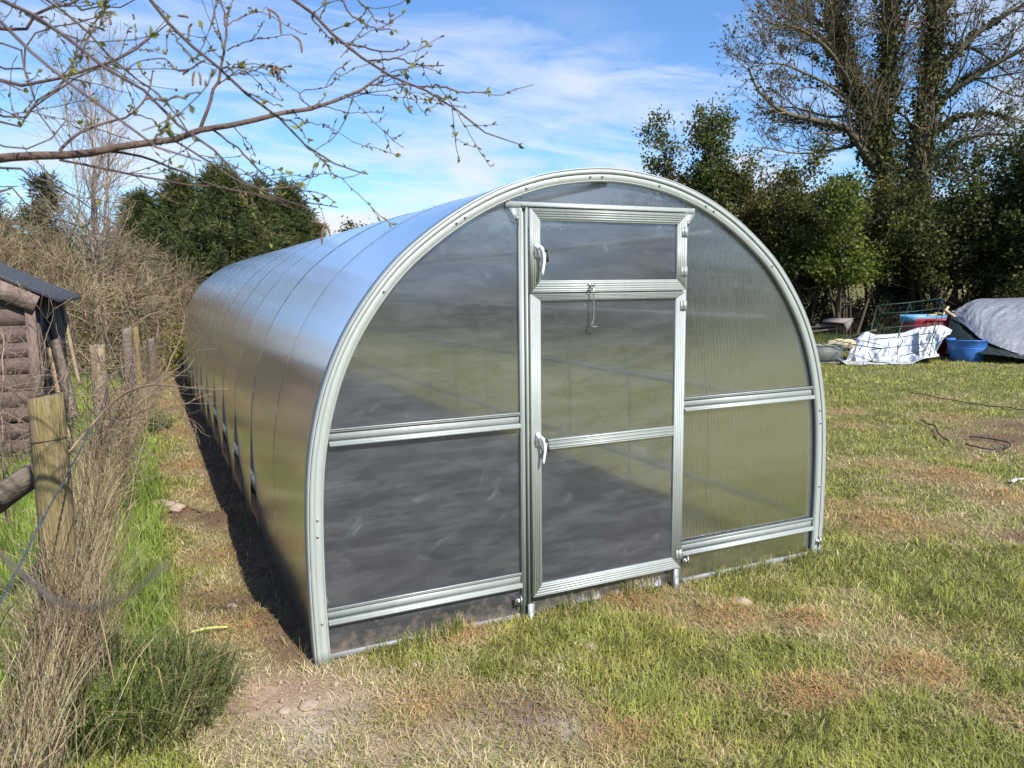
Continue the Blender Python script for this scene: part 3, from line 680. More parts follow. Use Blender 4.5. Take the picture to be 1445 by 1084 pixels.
for h in (.10, .24, .40, .58, .78):
    sag = .02*np.sin(tt*7+h*9)
    mb.tube(np.c_[L0[:, 0]+.065+sag, L0[:, 1], np.array([gz(x, y) for x, y in L0[:, :2]])+h+.012*np.sin(tt*3.1+h*5)], .0016, 4)
for t in np.arange(.05, 4.9, .062):
    p = fence_at(np.array([t]))[0]; g = gz(p[0], p[1]); mb.tube([(p[0]+.065, p[1], g+.06), (p[0]+.075, p[1]+.01, g+.4), (p[0]+.065, p[1], g+.78)], .0012, 3, cap=False)
o = mb.build('netting', M['rust'], FENCE)
# two strands of barbed wire
mb = MB(); bl = pbr('barbed_wire', (.12,.135,.145), .6, .4, .3, 40)
for h, ph in ((-.19, 0),):
    z = np.array([gz(x, y) for x, y in L0[:, :2]]); P = np.c_[L0[:, 0]+.07, L0[:, 1], 1.15+h-.05*np.abs(np.sin(tt*math.pi))*1.2+.01*np.sin(tt*11+ph)]
    Q = resample(P, 600); w = np.arange(600)*1.9
    for s_ in (0, math.pi): mb.tube(np.c_[Q[:, 0]+.003*np.cos(w+s_), Q[:, 1], Q[:, 2]+.003*np.sin(w+s_)], .0022, 4)
    for k in range(6, 594, 9):
        d = rng.normal(size=3)*.014; mb.tube([Q[k]-d, Q[k]+d], .0014, 3)
mb.build('barbed_wire', bl, FENCE)
# wire twisted round the mossy post
a = np.linspace(0, 6.6, 40); mb = MB(); mb.tube(np.c_[PA[0]+.066*np.cos(a), PA[1]+.066*np.sin(a), PA[2]-.20+.006*a], .002, 5); mb.build('tie_wire', M['rust'], FENCE)

# dead stalks hanging in and along the fence
def stalks(name, label, N, tr, h, spread, col, r=(.0010, .0024), lean=.25, dens=None, hz=None):
    t = rng.uniform(*tr, N)
    if dens is not None: t = t[rng.random(N) < dens(t)]; N = len(t)
    b = fence_at(t); x = b[:, 0]-.01+rng.normal(size=N)*spread; y = b[:, 1]+rng.normal(size=N)*.12
    z = ground_z(x, y); hh = rng.uniform(*h, N)*(hz(t) if hz else 1)
    d = np.stack([rng.normal(size=N)*lean*.38, rng.normal(size=N)*lean*1.4, np.ones(N)], 1); pts = [np.stack([x, y, z-.01], 1)]
    for k in range(5):
        pts.append(pts[-1]+unit(d)*(hh/5)[:, None]); d = d+rng.normal(size=(N, 3))*A(.16, .2, .1)+A(0, 0, -.07*k)
    P = np.stack(pts, 1); P[:, :, 2] = np.maximum(P[:, :, 2], z[:, None]+.003)
    R = rng.uniform(*r, N)[:, None]*np.linspace(1, .5, 6)[None]
    V, Fq = tubes(P, R, 3); c = np.repeat(vary(col, N, .28, .06), 18, 0)
    o = build(name, V, [Fq], M['straw'], None, c); tag(o, label, 'dead stalks', kind='stuff'); return o
dens = lambda t: .30+.70*fbm(t*6, t*0, 88)
hz = lambda t: (.45+.7*fbm(t*5, t*0+3, 51))*(.78+.22*ss(1.0, 1.6, t))
stalks('dead_stalks', 'tangle of straw coloured dead stalks matted along the wire fence', 7500, (.2, 3.4), (.35, .85), .035, (.45, .375, .215), dens=dens, hz=hz)
stalks('grey_stalks', 'thin grey brown dead stems woven through the fence netting', 4200, (.2, 4.4), (.4, .95), .06, (.27, .215, .14), dens=dens, lean=.3, hz=hz)
# loose bent straws in front of the fence
stalks('loose_straw', 'loose pale straws flopping from the fence onto the green grass', 260, (.5, 2.6), (.25, .5), .10, (.50, .42, .27), lean=.8)

def clump():
    N = 420; x = PA[0]+rng.normal(.03, .06, N); y = PA[1]-.10-np.abs(rng.normal(0, .08, N)); z = ground_z(x, y); hh = rng.uniform(.4, .8, N); d = np.stack([rng.normal(size=N)*.09, rng.normal(size=N)*.16, np.ones(N)], 1); pts = [np.stack([x, y, z-.01], 1)]
    for k in range(5): pts.append(pts[-1]+unit(d)*(hh/5)[:, None]); d = d+rng.normal(size=(N, 3))*A(.17, .17, .1)+A(0, 0, -.08*k)
    P = np.stack(pts, 1); V, Fq = tubes(P, rng.uniform(.001, .0024, N)[:, None]*np.linspace(1, .5, 6)[None], 3)
    tag(build('dead_weeds', V, [Fq], M['straw'], None, np.repeat(vary((.36, .285, .18), N, .3, .07), 18, 0)), 'thick clump of dead brown weeds standing at the foot of the mossy post', 'dead stalks', kind='stuff')
clump()

# rail boards of the old fence, cane, bramble
def plank(name, label, a, b, w, h, mat, cat='board', group=None, up=(0,0,1)):
    n = 10; P = np.linspace(a, b, n); q = np.random.default_rng(int(abs(a[0]*100))); mb = MB(); t = unit(b-a); s = unit(np.cross(t, A(*up))); u = np.cross(s, t); V = []
    for p in P:
        j = q.normal(size=4)*.06
        V += [p+s*w/2*(1+j[0])+u*h/2, p-s*w/2*(1+j[1])+u*h/2, p-s*w/2*(1+j[2])-u*h/2, p+s*w/2*(1+j[3])-u*h/2]
    k = np.arange(n-1)[:, None]*4; j = np.arange(4)[None]; F = np.stack([k+j, k+(j+1) % 4, k+4+(j+1) % 4, k+4+j], -1).reshape(-1, 4)
    o = build(name, np.array(V), [F, [[3, 2, 1, 0], [4*n-4, 4*n-3, 4*n-2, 4*n-1]]], mat, None)
    return tag(o, label, cat, group)
plank('timber_board', 'old grey timber board leaning by the fence below the mossy post', pt(-70, 752, 2.95), pt(44, 672, 3.35), .022, .11, M['wood_grey'])
o = MB(); p = gp(156, 990); o.tube([p+A(0,0,-.05), p+A(-.003,0,.06), p+A(-.008,.002,.135)], A(.0055,.005,.0045), 8); o = o.build('cane', pbr('red_cane', (.13,.035,.025), .5, 0, .3, 60), None, True)
tag(o, 'short reddish brown cane stump sticking up from the dark grass tuft', 'cane')
def reed(name, label, pts, d, r, mat, cat):
    mb = MB(); P = resample(pl(pts, d), 24); mb.tube(P, np.linspace(r, r*.45, 24), 6); return tag(mb.build(name, mat, None, True), label, cat)
m_leafpale = pbr('pale_leaf', (.42,.44,.12), .5, 0, .2, 30)
g0, g1, g2 = gp(268,901)+A(0,0,.03), gp(296,896)+A(0,0,.035), gp(323,893)+A(0,0,.03); mb = MB(); mb.tube(resample([g0, g1, g2], 16), np.r_[.003, np.linspace(.007, .006, 14), .002], 7)
tag(mb.build('leek_leaf', m_leafpale, None, True), 'single pale yellow green leaf blade lying on the straw path', 'leaf')
m_stem = pbr('bramble_stem', (.27,.20,.13), .7, 0, .25, 30)
BR = MB(); Pm = resample(pl([(96,640,3.3),(140,588,3.35),(175,556,3.3),(215,543,3.2),(255,546,3.1),(300,550,3.0),(321,549,2.95)], 3), 40); BR.tube(Pm, np.linspace(.006, .002, 40), 7)
for k, s_ in ((17, 1), (23, -1), (29, 1), (34, -1), (37, 1)):
    BR.tube([Pm[k], Pm[k]+A(.004, 0, .014*s_)], A(.002, .0006), 5)
tag(BR.build('bramble_stem', m_stem, None, True), 'long bare arching stem reaching from the fence across the path', 'stem')
gtw = A(-2.98, -2.75, gz(-2.98, -2.75)-.02)
BR = MB(); Pm = resample(np.vstack([gtw, gtw+A(.03, -.04, .45), gtw+A(.10, -.10, .95), pl([(-420,560,.42),(-200,640,.39),(-60,730,.36),(20,800,.34),(70,843,.33),(130,860,.32),(185,838,.31),(235,795,.30)], .45)]), 120); BR.tube(Pm, np.linspace(.0042, .0008, 120), 7)
tag(BR.build('bare_twig', pbr('near_twig', (.10,.082,.075), .8, 0, .3, 40), None, True), 'thin bare twig curving very close to the viewer at lower left', 'twig')

# ------------------------------------------------------------------ stones
def stone(label, px, py, r, flat=.6, mat=None, lift=.3, yaw=0, asp=1.0):
    q = np.random.default_rng(int(px*7+py)); c = gp(px, py); c[2] = gz(c[0], c[1])+r*flat*lift
    import bmesh
    bm = bmesh.new(); bmesh.ops.create_icosphere(bm, subdivisions=3, radius=1)
    V = np.array([v.co[:] for v in bm.verts]); F = np.array([[v.index for v in f.verts] for f in bm.faces]); bm.free()
    pl_ = q.normal(size=(9, 3)); pl_ /= np.linalg.norm(pl_, axis=1, keepdims=True)
    for p_ in pl_:                        # chop facets
        d = V@p_; lim = .72+.12*q.random(); V = V-np.clip(d-lim, 0, None)[:, None]*p_*.9
    V = V*(1+.05*q.normal(size=(len(V), 1)))*A(asp, 1/asp**.5, flat)*r
    cs, sn = math.cos(yaw), math.sin(yaw); V = np.c_[V[:, 0]*cs-V[:, 1]*sn, V[:, 0]*sn+V[:, 1]*cs, V[:, 2]]+c
    return tag(build('stone', V, [F], mat or M['stone'], None, None, False), label, 'stone', 'loose stones on the ground')
stone('pinkish angular stone, leftmost of the three in the grass by the fence', 134, 894, .045, .7)
stone('rounded brown stone in the middle of the row of three by the fence', 160, 899, .042, .8)
stone('small pale stone at the right end of the row of three by the fence', 186, 900, .03, .7)
stone('lone flat pinkish stone on the path above the flattened grass', 235, 917, .042, .6)
stone('long flat pale stone lying across the path beside the greenhouse', 214, 709, .085, .28, yaw=.3, asp=1.6)
stone('pale knobbly stone at the end of the long flat stone', 238, 712, .055, .45)
stone('grey stone beside the dark earth heap on the path', 251, 727, .06, .6)
stone('single tan stone half sunk in green grass on the path', 220, 789, .04, .6)
stone('small flat buff stone in dry grass halfway to the greenhouse corner', 327, 852, .03, .4)
stone('brown clod shaped stone on the lawn in front of the door', 834, 916, .04, .75)
stone('flat grey stone in the grass below the right front panel', 1048, 851, .05, .4)
stone('tiny pale pebble in the lawn near the front corner of the greenhouse', 474, 966, .018, .7)
stone('flat pink clod in the bare soil at the bottom left of the lawn', 435, 995, .045, .35)
stone('rounded pink clod near the front corner in the bare soil', 402, 1003, .03, .4)
stone('earthy red clod in straw before the left front panel', 588, 935, .025, .6)

# ------------------------------------------------------------------ shed
SX, SY = -3.02, 4.9
SHED = empty('shed', (-4.2, 6.2, 0), 'low brown timber shed with horizontal boards and corrugated roof behind the fence', 'shed')
m_shed = pbr('brown_stain', (.085,.056,.048), .85, 0, .3, 9, bump=.15, bscale=60, col2=(.135,.095,.08), stretch=(.6,.6,8))
m_shed2 = pbr('brown_stain_vertical', (.13,.085,.07), .85, 0, .3, 9, bump=.4, bscale=40, col2=(.20,.15,.12), stretch=(8,8,.6))
EZ, RZ, SW, SL = 1.60, 2.25, 2.6, 2.7
def roofz(x): return EZ+(RZ-EZ)*(1-abs((x-(SX-SW/2))/(SW/2)))
mb = MB(); z = -.02; k = 0
while z < RZ-.02:
    h = .15; q = np.random.default_rng(k); e = .012+.008*q.normal()
    zt = min(z+h, RZ-.02)
    xr = SX if zt < EZ else SX-SW/2+(SW/2)*(RZ-zt)/(RZ-EZ); xl = 2*(SX-SW/2)-xr
    xr0 = SX if z < EZ else SX-SW/2+(SW/2)*(RZ-z)/(RZ-EZ)
    if xr-xl > .1:
        n = 24; xs = np.linspace(xl, xr, n); lo = z+e+.012*(fbm(xs*3, xs*0+k, 4)-.5)
        V = np.vstack([np.c_[xs, np.full(n, SY-.010), lo], np.c_[xs, np.full(n, SY-.008), np.full(n, zt+.01)], np.c_[xs, np.full(n, SY), np.full(n, zt+.01)], np.c_[xs, np.full(n, SY-.002), lo]]); i = np.arange(n-1)
        mb.add(V, [np.stack([i+a*n, i+1+a*n, i+1+((a+1) % 4)*n, i+((a+1) % 4)*n], 1) for a in range(4)]+[[[0, n, 2*n, 3*n]], [[4*n-1, 3*n-1, 2*n-1, n-1]]])
    z += h; k += 1
mb.build('front_wall', m_shed, SHED)
mb = MB()
for i in range(18):
    y0 = SY+.003+i*.15; d = .006*(i % 2); mb.box((SX-.03, y0, -.05), (SX+d, y0+.146, EZ-.002))
mb.build('side_wall', m_shed2, SHED)
mb = MB(); mb.box((SX-SW, SY+.05, -.05), (SX-.032, SY+SL-.01, EZ-.01)); mb.build('inner_wall', m_shed2, SHED)
# corner post, window gap and bargeboards
mb = MB(); mb.box((SX-.07, SY-.05, -.05), (SX+.012, SY-.0265, EZ-.03)); mb.build('corner_board', m_shed2, SHED)
mb = MB(); mb.box((SX+.0065, SY+.20, .75), (SX+.014, SY+.42, EZ-.12)); mb.build('window_gap', M['dark'], SHED)
# corrugated roof, ridge along y
m_roof = pbr('bitumen_sheet', (.055,.06,.068), .55, 0, .25, 14, bump=.15, bscale=60)
for s_ in (1, -1):
    n, m_ = 2*int(SL/.075*6), 5; ys = np.linspace(SY-.10, SY+SL+.1, n); w = .014*np.sin(ys*2*math.pi/.075); V = []
    for dz in (.012, -.0):
        for f in np.linspace(0, 1.16, m_): V.append(np.c_[np.full(n, SX-SW/2+s_*SW/2*f), ys, RZ+.05-(RZ-EZ)*f+w+dz])
    V = np.vstack(V); i = np.arange(n-1); F = []
    for a in range(m_-1):
        F += [np.stack([a*n+i, a*n+i+1, (a+1)*n+i+1, (a+1)*n+i], 1), np.stack([(m_+a)*n+i, (m_+a+1)*n+i, (m_+a+1)*n+i+1, (m_+a)*n+i+1], 1)]
    F.append(np.stack([(m_-1)*n+i, (m_-1)*n+i+1, (2*m_-1)*n+i+1, (2*m_-1)*n+i], 1))
    build('roof_sheet', V, F, m_roof, SHED)
    mb = MB(); a_, b_ = A(SX-SW/2, SY-.075, RZ-.06), A(SX-SW/2+s_*(SW/2+.03), SY-.075, EZ-.075); mb.beam(a_+A(-s_*.0, 0, 0), b_, .03, .155); mb.build('bargeboard', pbr('flaking_board', (.34,.26,.225), .9, 0, .4, 12, bump=.5, bscale=30, col2=(.13,.09,.075)), SHED)
mb = MB(); mb.box((SX-.02, SY-.06, EZ-.03), (SX+.02, SY+SL, EZ+.03)); mb.build('eaves_plate', m_shed2, SHED)
# timbers leaning on the side of the shed
for i, (a_, b_, w, mt, lb) in enumerate((((60, 438), (85, 560), .05, 'wood_post', 'long pale timber leaning on the shed corner, left one of the leaning pair'), ((70, 446), (93, 540), .07, 'wood_grey', 'grooved grey timber leaning beside the pale one against the shed'),
        ((84, 412), (103, 500), .03, 'wood_post', 'thin pale batten standing at the far eaves of the shed'))):
    a3, b3 = pt(*a_, 7.9-.2*i+(1.0 if i == 2 else 0)), pt(*b_, 7.1-.1*i+(1.2 if i == 2 else 0))
    e = b3+(b3-a3)*.45; plank('leaning_timber', lb, a3, e, w, .045, M[mt], 'timber', 'timbers leaning on the shed', up=(.3, 1, 0))

# ------------------------------------------------------------------ clutter by the hedge
def at(px, py, d): return pt(px, py, d)
# blue tub
TB = gp(1363, 509); TB[2] = gz(TB[0], TB[1])
def lathe(prof, c, n=48, wob=0.0):
    a = np.arange(n)*2*math.pi/n; V = np.vstack([np.c_[c[0]+r*(1+wob*np.cos(2*a))*np.cos(a), c[1]+r*(1-wob*np.cos(2*a))*np.sin(a), np.full(n, c[2]+z)] for r, z in prof]); j = np.arange(n); j2 = (j+1) % n
    return V, [np.vstack([np.stack([k*n+j, k*n+j2, (k+1)*n+j2, (k+1)*n+j], 1) for k in range(len(prof)-1)])]
tub = empty('tub', tuple(TB), 'round bright blue plastic tub standing on the grass before the silver sheet', 'tub')
m_blue = pbr('blue_plastic', (.035,.15,.52), .32, 0, .12, 9, bump=.05, bscale=30, col2=(.05,.19,.56))
V, Fq = lathe([(.0, .004), (.27, .004), (.295, .02), (.345, .26), (.372, .425), (.384, .43), (.388, .445), (.380, .452), (.362, .445), (.335, .26), (.285, .03), (0, .03)], TB, 48, .012)
build('bowl', V, Fq, m_blue, tub, None, True)
V, Fq = lathe([(.351, .272), (.3535, .275), (.3540, .285), (.352, .289)], TB, 48, .012); build('moulded_line', V, Fq, m_blue, tub, None, True)
# white sheet: a crumpled skirt on the grass with a bulging back
m_white = pbr('white_polythene', (.56,.58,.61), .4, 0, .05, 5, bump=.1, bscale=9, spec=.5)
def sheet(name, label, poly_lo, poly_hi, mat, d0, d1, seed, nu=110, nv=60, amp=.07, bul=.25):
    lo, hi = resample(pl(poly_lo, d0), nu), resample(pl(poly_hi, d1), nu); q = seed*13
    u = np.linspace(0, 1, nu)[:, None]; v = np.linspace(0, 1, nv)[None]
    P = lo[:, None]*(1-v[..., None])+hi[:, None]*v[..., None]
    U, Vv = np.broadcast_to(u, (nu, nv)), np.broadcast_to(v, (nu, nv))
    rid = 1-2*np.abs(fbm(U*4+Vv*1.5, Vv*2.2-U*2, q, 3)-.5); r2 = 1-2*np.abs(fbm(U*9-Vv*2, Vv*4+U*5, q+5, 2)-.5)
    off = (rid-.75)*amp*3.2+(r2-.75)*amp*.9
    w = np.sin(math.pi*Vv)**.5
    back = unit(CAM-P.mean((0, 1)))
    P = P+back*(off*w)[..., None]+A(0, 0, 1)*(off*.7*w+0)[..., None]-A(0, 0, 1)*(bul*np.sin(math.pi*Vv))[..., None]
    gzz = ground_z(P[..., 0].ravel(), P[..., 1].ravel()).reshape(nu, nv); P[..., 2] = np.maximum(P[..., 2], gzz+.012+.01*rid)
    i = (np.arange(nu-1)[:, None]*nv+np.arange(nv-1)[None]).ravel()
    o = build(name, P.reshape(-1, 3), [np.stack([i, i+nv, i+nv+1, i+1], 1)], mat, None, None, True)
    sm = o.modifiers.new('thick', 'SOLIDIFY'); sm.thickness = .006
    return tag(o, label, 'sheet')
sheet('polythene_sheet', 'crumpled white polythene sheet spread under the green wire cage', [(1183,505),(1200,516),(1235,519),(1275,518),(1300,507),(1326,502)], [(1203,483),(1222,468),(1236,472),(1270,470),(1298,462),(1322,462)], m_white, 15.35, 16.4, 3, bul=.22)
sheet('polythene_flap', 'loose corner of white polythene folded up against the red crate', [(1298,505),(1318,497),(1325,488),(1330,478)], [(1296,466),(1310,461),(1328,459),(1344,466)], m_white, 15.7, 16.2, 8, 50, 40, .04, .03)
# green wire cage
m_green = pbr('green_coated_wire', (.018,.06,.05), .45, .2, .2, 30)
def cage(name, label, segs, d, r, mesh=None):
    mb = MB()
    for s_ in segs: mb.tube(pl(s_, d), r, 6)
    for (a, b, c, e, n, m_) in mesh or []:
        a, b, c, e = [pt(*q) for q in (a, b, c, e)]
        for k in range(1, n): f = k/n; mb.tube([a+(b-a)*f, e+(c-e)*f], r*.13, 3, cap=False)
        for k in range(1, m_): f = k/m_; mb.tube([a+(e-a)*f, b+(c-b)*f], r*.13, 3, cap=False)
    return tag(mb.build(name, m_green, None), label, 'cage')
cage('wire_cage', 'tall green wire cage frame standing tilted on the white polythene', [
 [(1238,431,15.2),(1228,470,15.2),(1224,490,15.2)],[(1238,431,15.2),(1246,442,15.9),(1237,465,15.9)],[(1238,431,15.2),(1284,427,15.3),(1330,421,15.4)],[(1246,442,15.9),(1287,440,16),(1333,434,16)],
 [(1284,427,15.3),(1268,470,15.1),(1266,506,15.0)],[(1330,421,15.4),(1322,447,15.2),(1311,504,15.0)],[(1333,434,16),(1327,455,15.8),(1316,480,15.6)],[(1229,465,15.2),(1270,461,15.3),(1325,457,15.2)],[(1226,479,15.2),(1268,476,15.2),(1314,470,15.2)],
 [(1226,494,15),(1268,489,15.1),(1319,484,15.1)],[(1268,503,15),(1306,495,15.1),(1313,503,15)],[(1306,495,15.1),(1321,458,15.2)],[(1314,470,15.2),(1323,482,15.1)],[(1268,470,15.2),(1274,482,15),(1266,494,15)],[(1330,421,15.4),(1333,434,16)],[(1284,427,15.3),(1287,440,16)],[(1324,478,15.4),(1318,500,15.2)]], 15.2, .008,
 [((1229,465,15.25),(1322,457,15.25),(1319,484,15.15),(1226,494,15.05),26,10), ((1240,494,15.1),(1306,489,15.1),(1306,496,15.1),(1240,503,15.0),20,4), ((1238,431,15.25),(1330,421,15.4),(1324,457,15.25),(1230,465,15.25),14,5)])
cage('wire_cage', 'flattened green wire cage lying low over the left of the polythene', [
 [(1158,485,15.1),(1185,494,15),(1220,506,14.9),(1236,512,14.9)],[(1165,477,15.6),(1200,485,15.5),(1243,493,15.4)],[(1170,487,15.2),(1205,487,15.3),(1245,492,15.2)],[(1158,485,15.1),(1172,472,15.7)],
 [(1193,497,15),(1200,483,15.4)],[(1210,480,15.6),(1206,498,15.1)],[(1245,491,15.3),(1228,511,14.9)],[(1218,484,15.4),(1212,496,15)],[(1222,510,14.9),(1250,512,14.8),(1271,518,14.7)],[(1225,497,15),(1232,511,14.9)],[(1172,472,15.7),(1205,478,15.7),(1243,487,15.5)]], 15, .008,
 [((1160,484,15.15),(1222,505,14.95),(1243,493,15.4),(1170,474,15.6),16,6)])
# red crate lined in blue with timber offcuts
m_red = pbr('red_plastic', (.30,.018,.022), .45, 0, .15, 8); m_bl2 = pbr('pale_blue_liner', (.10,.30,.48), .5, 0, .15, 8)
cr = pt(1318, 498, 17.2); cr[2] = gz(cr[0], cr[1]); ax_, ay_ = CR*A(1,1,0), CF*A(1,1,0); ax_, ay_ = unit(ax_), unit(ay_)
CRATE = empty('crate', tuple(cr), 'slotted red plastic crate lined in blue behind the polythene', 'crate')
def lb(mb, x0, x1, y0, y1, z0, z1, rot=.12):
    c, s_ = math.cos(rot), math.sin(rot); X = c*ax_+s_*ay_; Y = -s_*ax_+c*ay_
    V = [cr+X*x+Y*y+A(0, 0, z) for z in (z0, z1) for x, y in ((x0, y0), (x1, y0), (x1, y1), (x0, y1))]
    mb.add(V, [np.array([(3,2,1,0),(4,5,6,7),(0,1,5,4),(1,2,6,5),(2,3,7,6),(3,0,4,7)])])
mb = MB()
for (x0, x1, y0, y1) in ((-.56,.56,-.42,-.39), (-.56,.56,.39,.42), (-.56,-.53,-.388,.388), (.53,.56,-.388,.388)): lb(mb, x0, x1, y0, y1, .03, .80)
lb(mb, -.53, .53, -.388, .388, .03, .06)
for x in np.linspace(-.5, .5, 8): lb(mb, x-.02, x+.02, -.44, -.4205, .06, .78)
for z in (.06, .44, .78): lb(mb, -.575, .575, -.452, -.4405, z, z+.05)
mb.build('crate_body', m_red, CRATE)
mb = MB()
for x in np.linspace(-.43, .43, 7): lb(mb, x-.05, x+.05, -.4235, -.4206, .60, .74)
mb.build('slot', M['dark'], CRATE)
mb = MB(); lb(mb, -.57, .57, .425, .46, .72, .90); lb(mb, -.575, -.562, -.1, .42, .745, .86); mb.build('liner', m_bl2, CRATE)
m_off = pbr('sawn_timber', (.52,.40,.24), .8, 0, .2, 12, stretch=(1,6,1))
for i, (a_, b_, lb_) in enumerate((((1318,442,16.9),(1352,444,16.6),'pale sawn offcut lying flat across the red crate'), ((1333,437,16.8),(1347,447,16.5),'short sawn offcut propped diagonally in the red crate'), ((1338,433,16.9),(1330,445,16.7),'upright sliver of sawn timber standing in the red crate'), ((1309,445,16.8),(1345,443,17.0),'long thin sawn batten at the back of the red crate'))):
    plank('timber_offcut', lb_, pt(*a_), pt(*b_), .05, .035, m_off, 'offcut', 'timber offcuts in the red crate')
# silver sheet over a heap
m_silver = pbr('silver_tarpaulin', (.19,.205,.235), .45, .1, .12, 3, bump=.9, bscale=16, spec=.5)
def heap():
    nu, nv = 150, 90; u = np.linspace(0, 1, nu)[:, None]; v = np.linspace(0, 1, nv)[None]
    lo = resample(pl([(1342,446,16.6),(1362,456,16.2),(1383,474,15.8),(1410,486,15.5),(1450,498,15.3),(1560,516,15.1)], 15), nu); hi = resample(pl([(1343,444,16.8),(1368,432,17.2),(1400,426,17.4),(1440,421,17.6),(1500,418,17.8),(1600,424,18)], 17), nu)
    P = lo[:, None]*(1-v[..., None])+hi[:, None]*v[..., None]
    U, Vv = np.broadcast_to(u, (nu, nv)), np.broadcast_to(v, (nu, nv))
    fold = 1-2*np.abs(fbm(U*9-Vv*3, Vv*2+U*1, 15, 4)-.5); fine = fbm(U*50, Vv*16, 19, 3)-.5
    P = P+A(0, 0, 1)*(.34*np.sin(math.pi*Vv)*(.25+.75*ss(0, .25, U)))[..., None]+unit(CAM-P.mean((0, 1)))*((fold-.7)*.22*np.sin(math.pi*np.clip(Vv, .08, 1))+fine*.035)[..., None]
    lip = ss(.10, 0, Vv)[..., None]; P = P+A(0, 0, -1)*lip*.05
    # back side down to the ground
    bk = P[:, -1].copy(); bk = bk+ay_*.9; bk[:, 2] = 0; P = np.concatenate([P, (P[:, -1]*.5+bk*.5+A(0, 0, .2))[:, None], bk[:, None]], 1); nv += 2
    i = (np.arange(nu-1)[:, None]*nv+np.arange(nv-1)[None]).ravel()
    o = build('silver_tarpaulin', P.reshape(-1, 3), [np.stack([i, i+nv, i+nv+1, i+1], 1)], m_silver, None, None, True)
    sm = o.modifiers.new('thick', 'SOLIDIFY'); sm.thickness = .01
    tag(o, 'large wrinkled silver tarpaulin draped over a heap at the right edge', 'tarpaulin')
    # dark under-sheet spilling at the near edge
    nu2, nv2 = 80, 24; lo2 = resample(pl([(1336,500,16.0),(1362,500,15.6),(1392,500,15.3),(1425,503,15.1),(1475,512,15.0),(1560,526,15)], 15), nu2); hi2 = resample(pl([(1339,447,16.7),(1360,457,16.3),(1382,476,15.95),(1410,488,15.65),(1450,499,15.5),(1560,517,15.3)], 15), nu2)
    v = np.linspace(0, 1, nv2)[None]; P = lo2[:, None]*(1-v[..., None])+hi2[:, None]*v[..., None]; U, Vv = np.broadcast_to(np.linspace(0, 1, nu2)[:, None], (nu2, nv2)), np.broadcast_to(v, (nu2, nv2))
    P = P+ay_*(-(np.abs(fbm(U*14, Vv*3, 5, 3)-.5))*.25+.06)[..., None]; P[..., 2] = np.maximum(P[..., 2], .0)
    i = (np.arange(nu2-1)[:, None]*nv2+np.arange(nv2-1)[None]).ravel()
    o = build('dark_sheet', P.reshape(-1, 3), [np.stack([i, i+nv2, i+nv2+1, i+1], 1)], pbr('dark_green_sheet', (.018,.026,.022), .35, 0, .2, 5, spec=.5), None, None, True); o.modifiers.new('thick', 'SOLIDIFY').thickness = .008
    tag(o, 'dark plastic sheet hanging below the silver tarpaulin beside the blue tub', 'sheet')
heap()
# grey trough, sack, boards
tr = gp(1166, 512); tr[2] = gz(tr[0], tr[1]); mb = MB(); X, Y = ax_, ay_
def ob(mb, c, x0, x1, y0, y1, z0, z1, tw=0):
    V = [c+X*x*(1+tw*z)+Y*y+A(0, 0, z) for z in (z0, z1) for x, y in ((x0, y0), (x1, y0), (x1, y1), (x0, y1))]
    mb.add(V, [np.array([(3,2,1,0),(4,5,6,7),(0,1,5,4),(1,2,6,5),(2,3,7,6),(3,0,4,7)])])
for b in ((-.32,.30,-.02,.0,0,.37), (-.32,.30,.40,.42,0,.37), (-.34,-.322,-.02,.42,0,.372), (.302,.32,-.02,.42,0,.372), (-.32,.30,.0,.40,.0,.02)): ob(mb, tr, *b)
ob(mb, tr, -.345, .325, -.032, -.0205, .345, .378); ob(mb, tr, -.345, .325, -.030, -.0205, .0, .03)
for x in np.arange(-.33, .32, .022): ob(mb, tr, x, x+.004, -.024, -.0203, .03, .345)
for z in np.arange(.05, .34, .03): ob(mb, tr, -.33, .32, -.0262, -.0243, z, z+.003)
tag(mb.build('wire_planter', pbr('grey_mesh', (.20,.215,.20), .6, .2, .25, 30)), 'grey mesh sided box standing on the lawn at the left end of the clutter', 'box')
def sack():
    c = pt(1190, 488, 16.4); c[2] = max(c[2], .30); n, m_ = 28, 18; th = np.arange(n)*2*math.pi/n; V = []
    for k in range(m_):
        ph = -math.pi/2+math.pi*k/(m_-1)
        for t in th:
            r = 1+.18*(fbm(A(t*2), A(ph*2), 6)[0]-.5) if True else 1
            V.append(c+X*.34*math.cos(ph)**.6*math.cos(t)*r+Y*.24*math.cos(ph)**.6*math.sin(t)*r+A(0, 0, .11*math.sin(ph)*r+.02*math.sin(3*t)))
    j = np.arange(n); F = np.vstack([np.stack([k*n+j, k*n+(j+1) % n, (k+1)*n+(j+1) % n, (k+1)*n+j], 1) for k in range(m_-1)])
    tag(build('sack', np.array(V), [F], pbr('cream_cloth', (.56,.44,.27), .85, 0, .15, 9, bump=.4, bscale=20), None, None, True), 'cream coloured sack slumped between the grey box and the white polythene', 'sack')
_f = fbm
def fbm(x, y, s=0, o=4): return _f(np.atleast_1d(x), np.atleast_1d(y), s, o)
sack()
for i, (a_, b_, w, h, lb_) in enumerate((((1132,470,19.5),(1196,462,18.9),.28,.05,'lowest dark board of the rotting timber stack under the hedge'), ((1135,463,19.6),(1190,458,19.0),.25,.05,'middle brown board of the rotting timber stack under the hedge'), ((1150,459,19.4),(1188,456,19.2),.2,.04,'short upper plank of the rotting timber stack under the hedge'),
        ((1192,479,17.5),(1235,466,17.0),.2,.05,'brown plank lying on the ground behind the cream sack'), ((1188,484,17.3),(1222,474,17.0),.14,.04,'pale plank edge lying nearest behind the cream sack'))):
    plank('stacked_board', lb_, pt(*a_), pt(*b_), w, h, M['wood_grey'], 'board', 'boards dumped under the hedge')
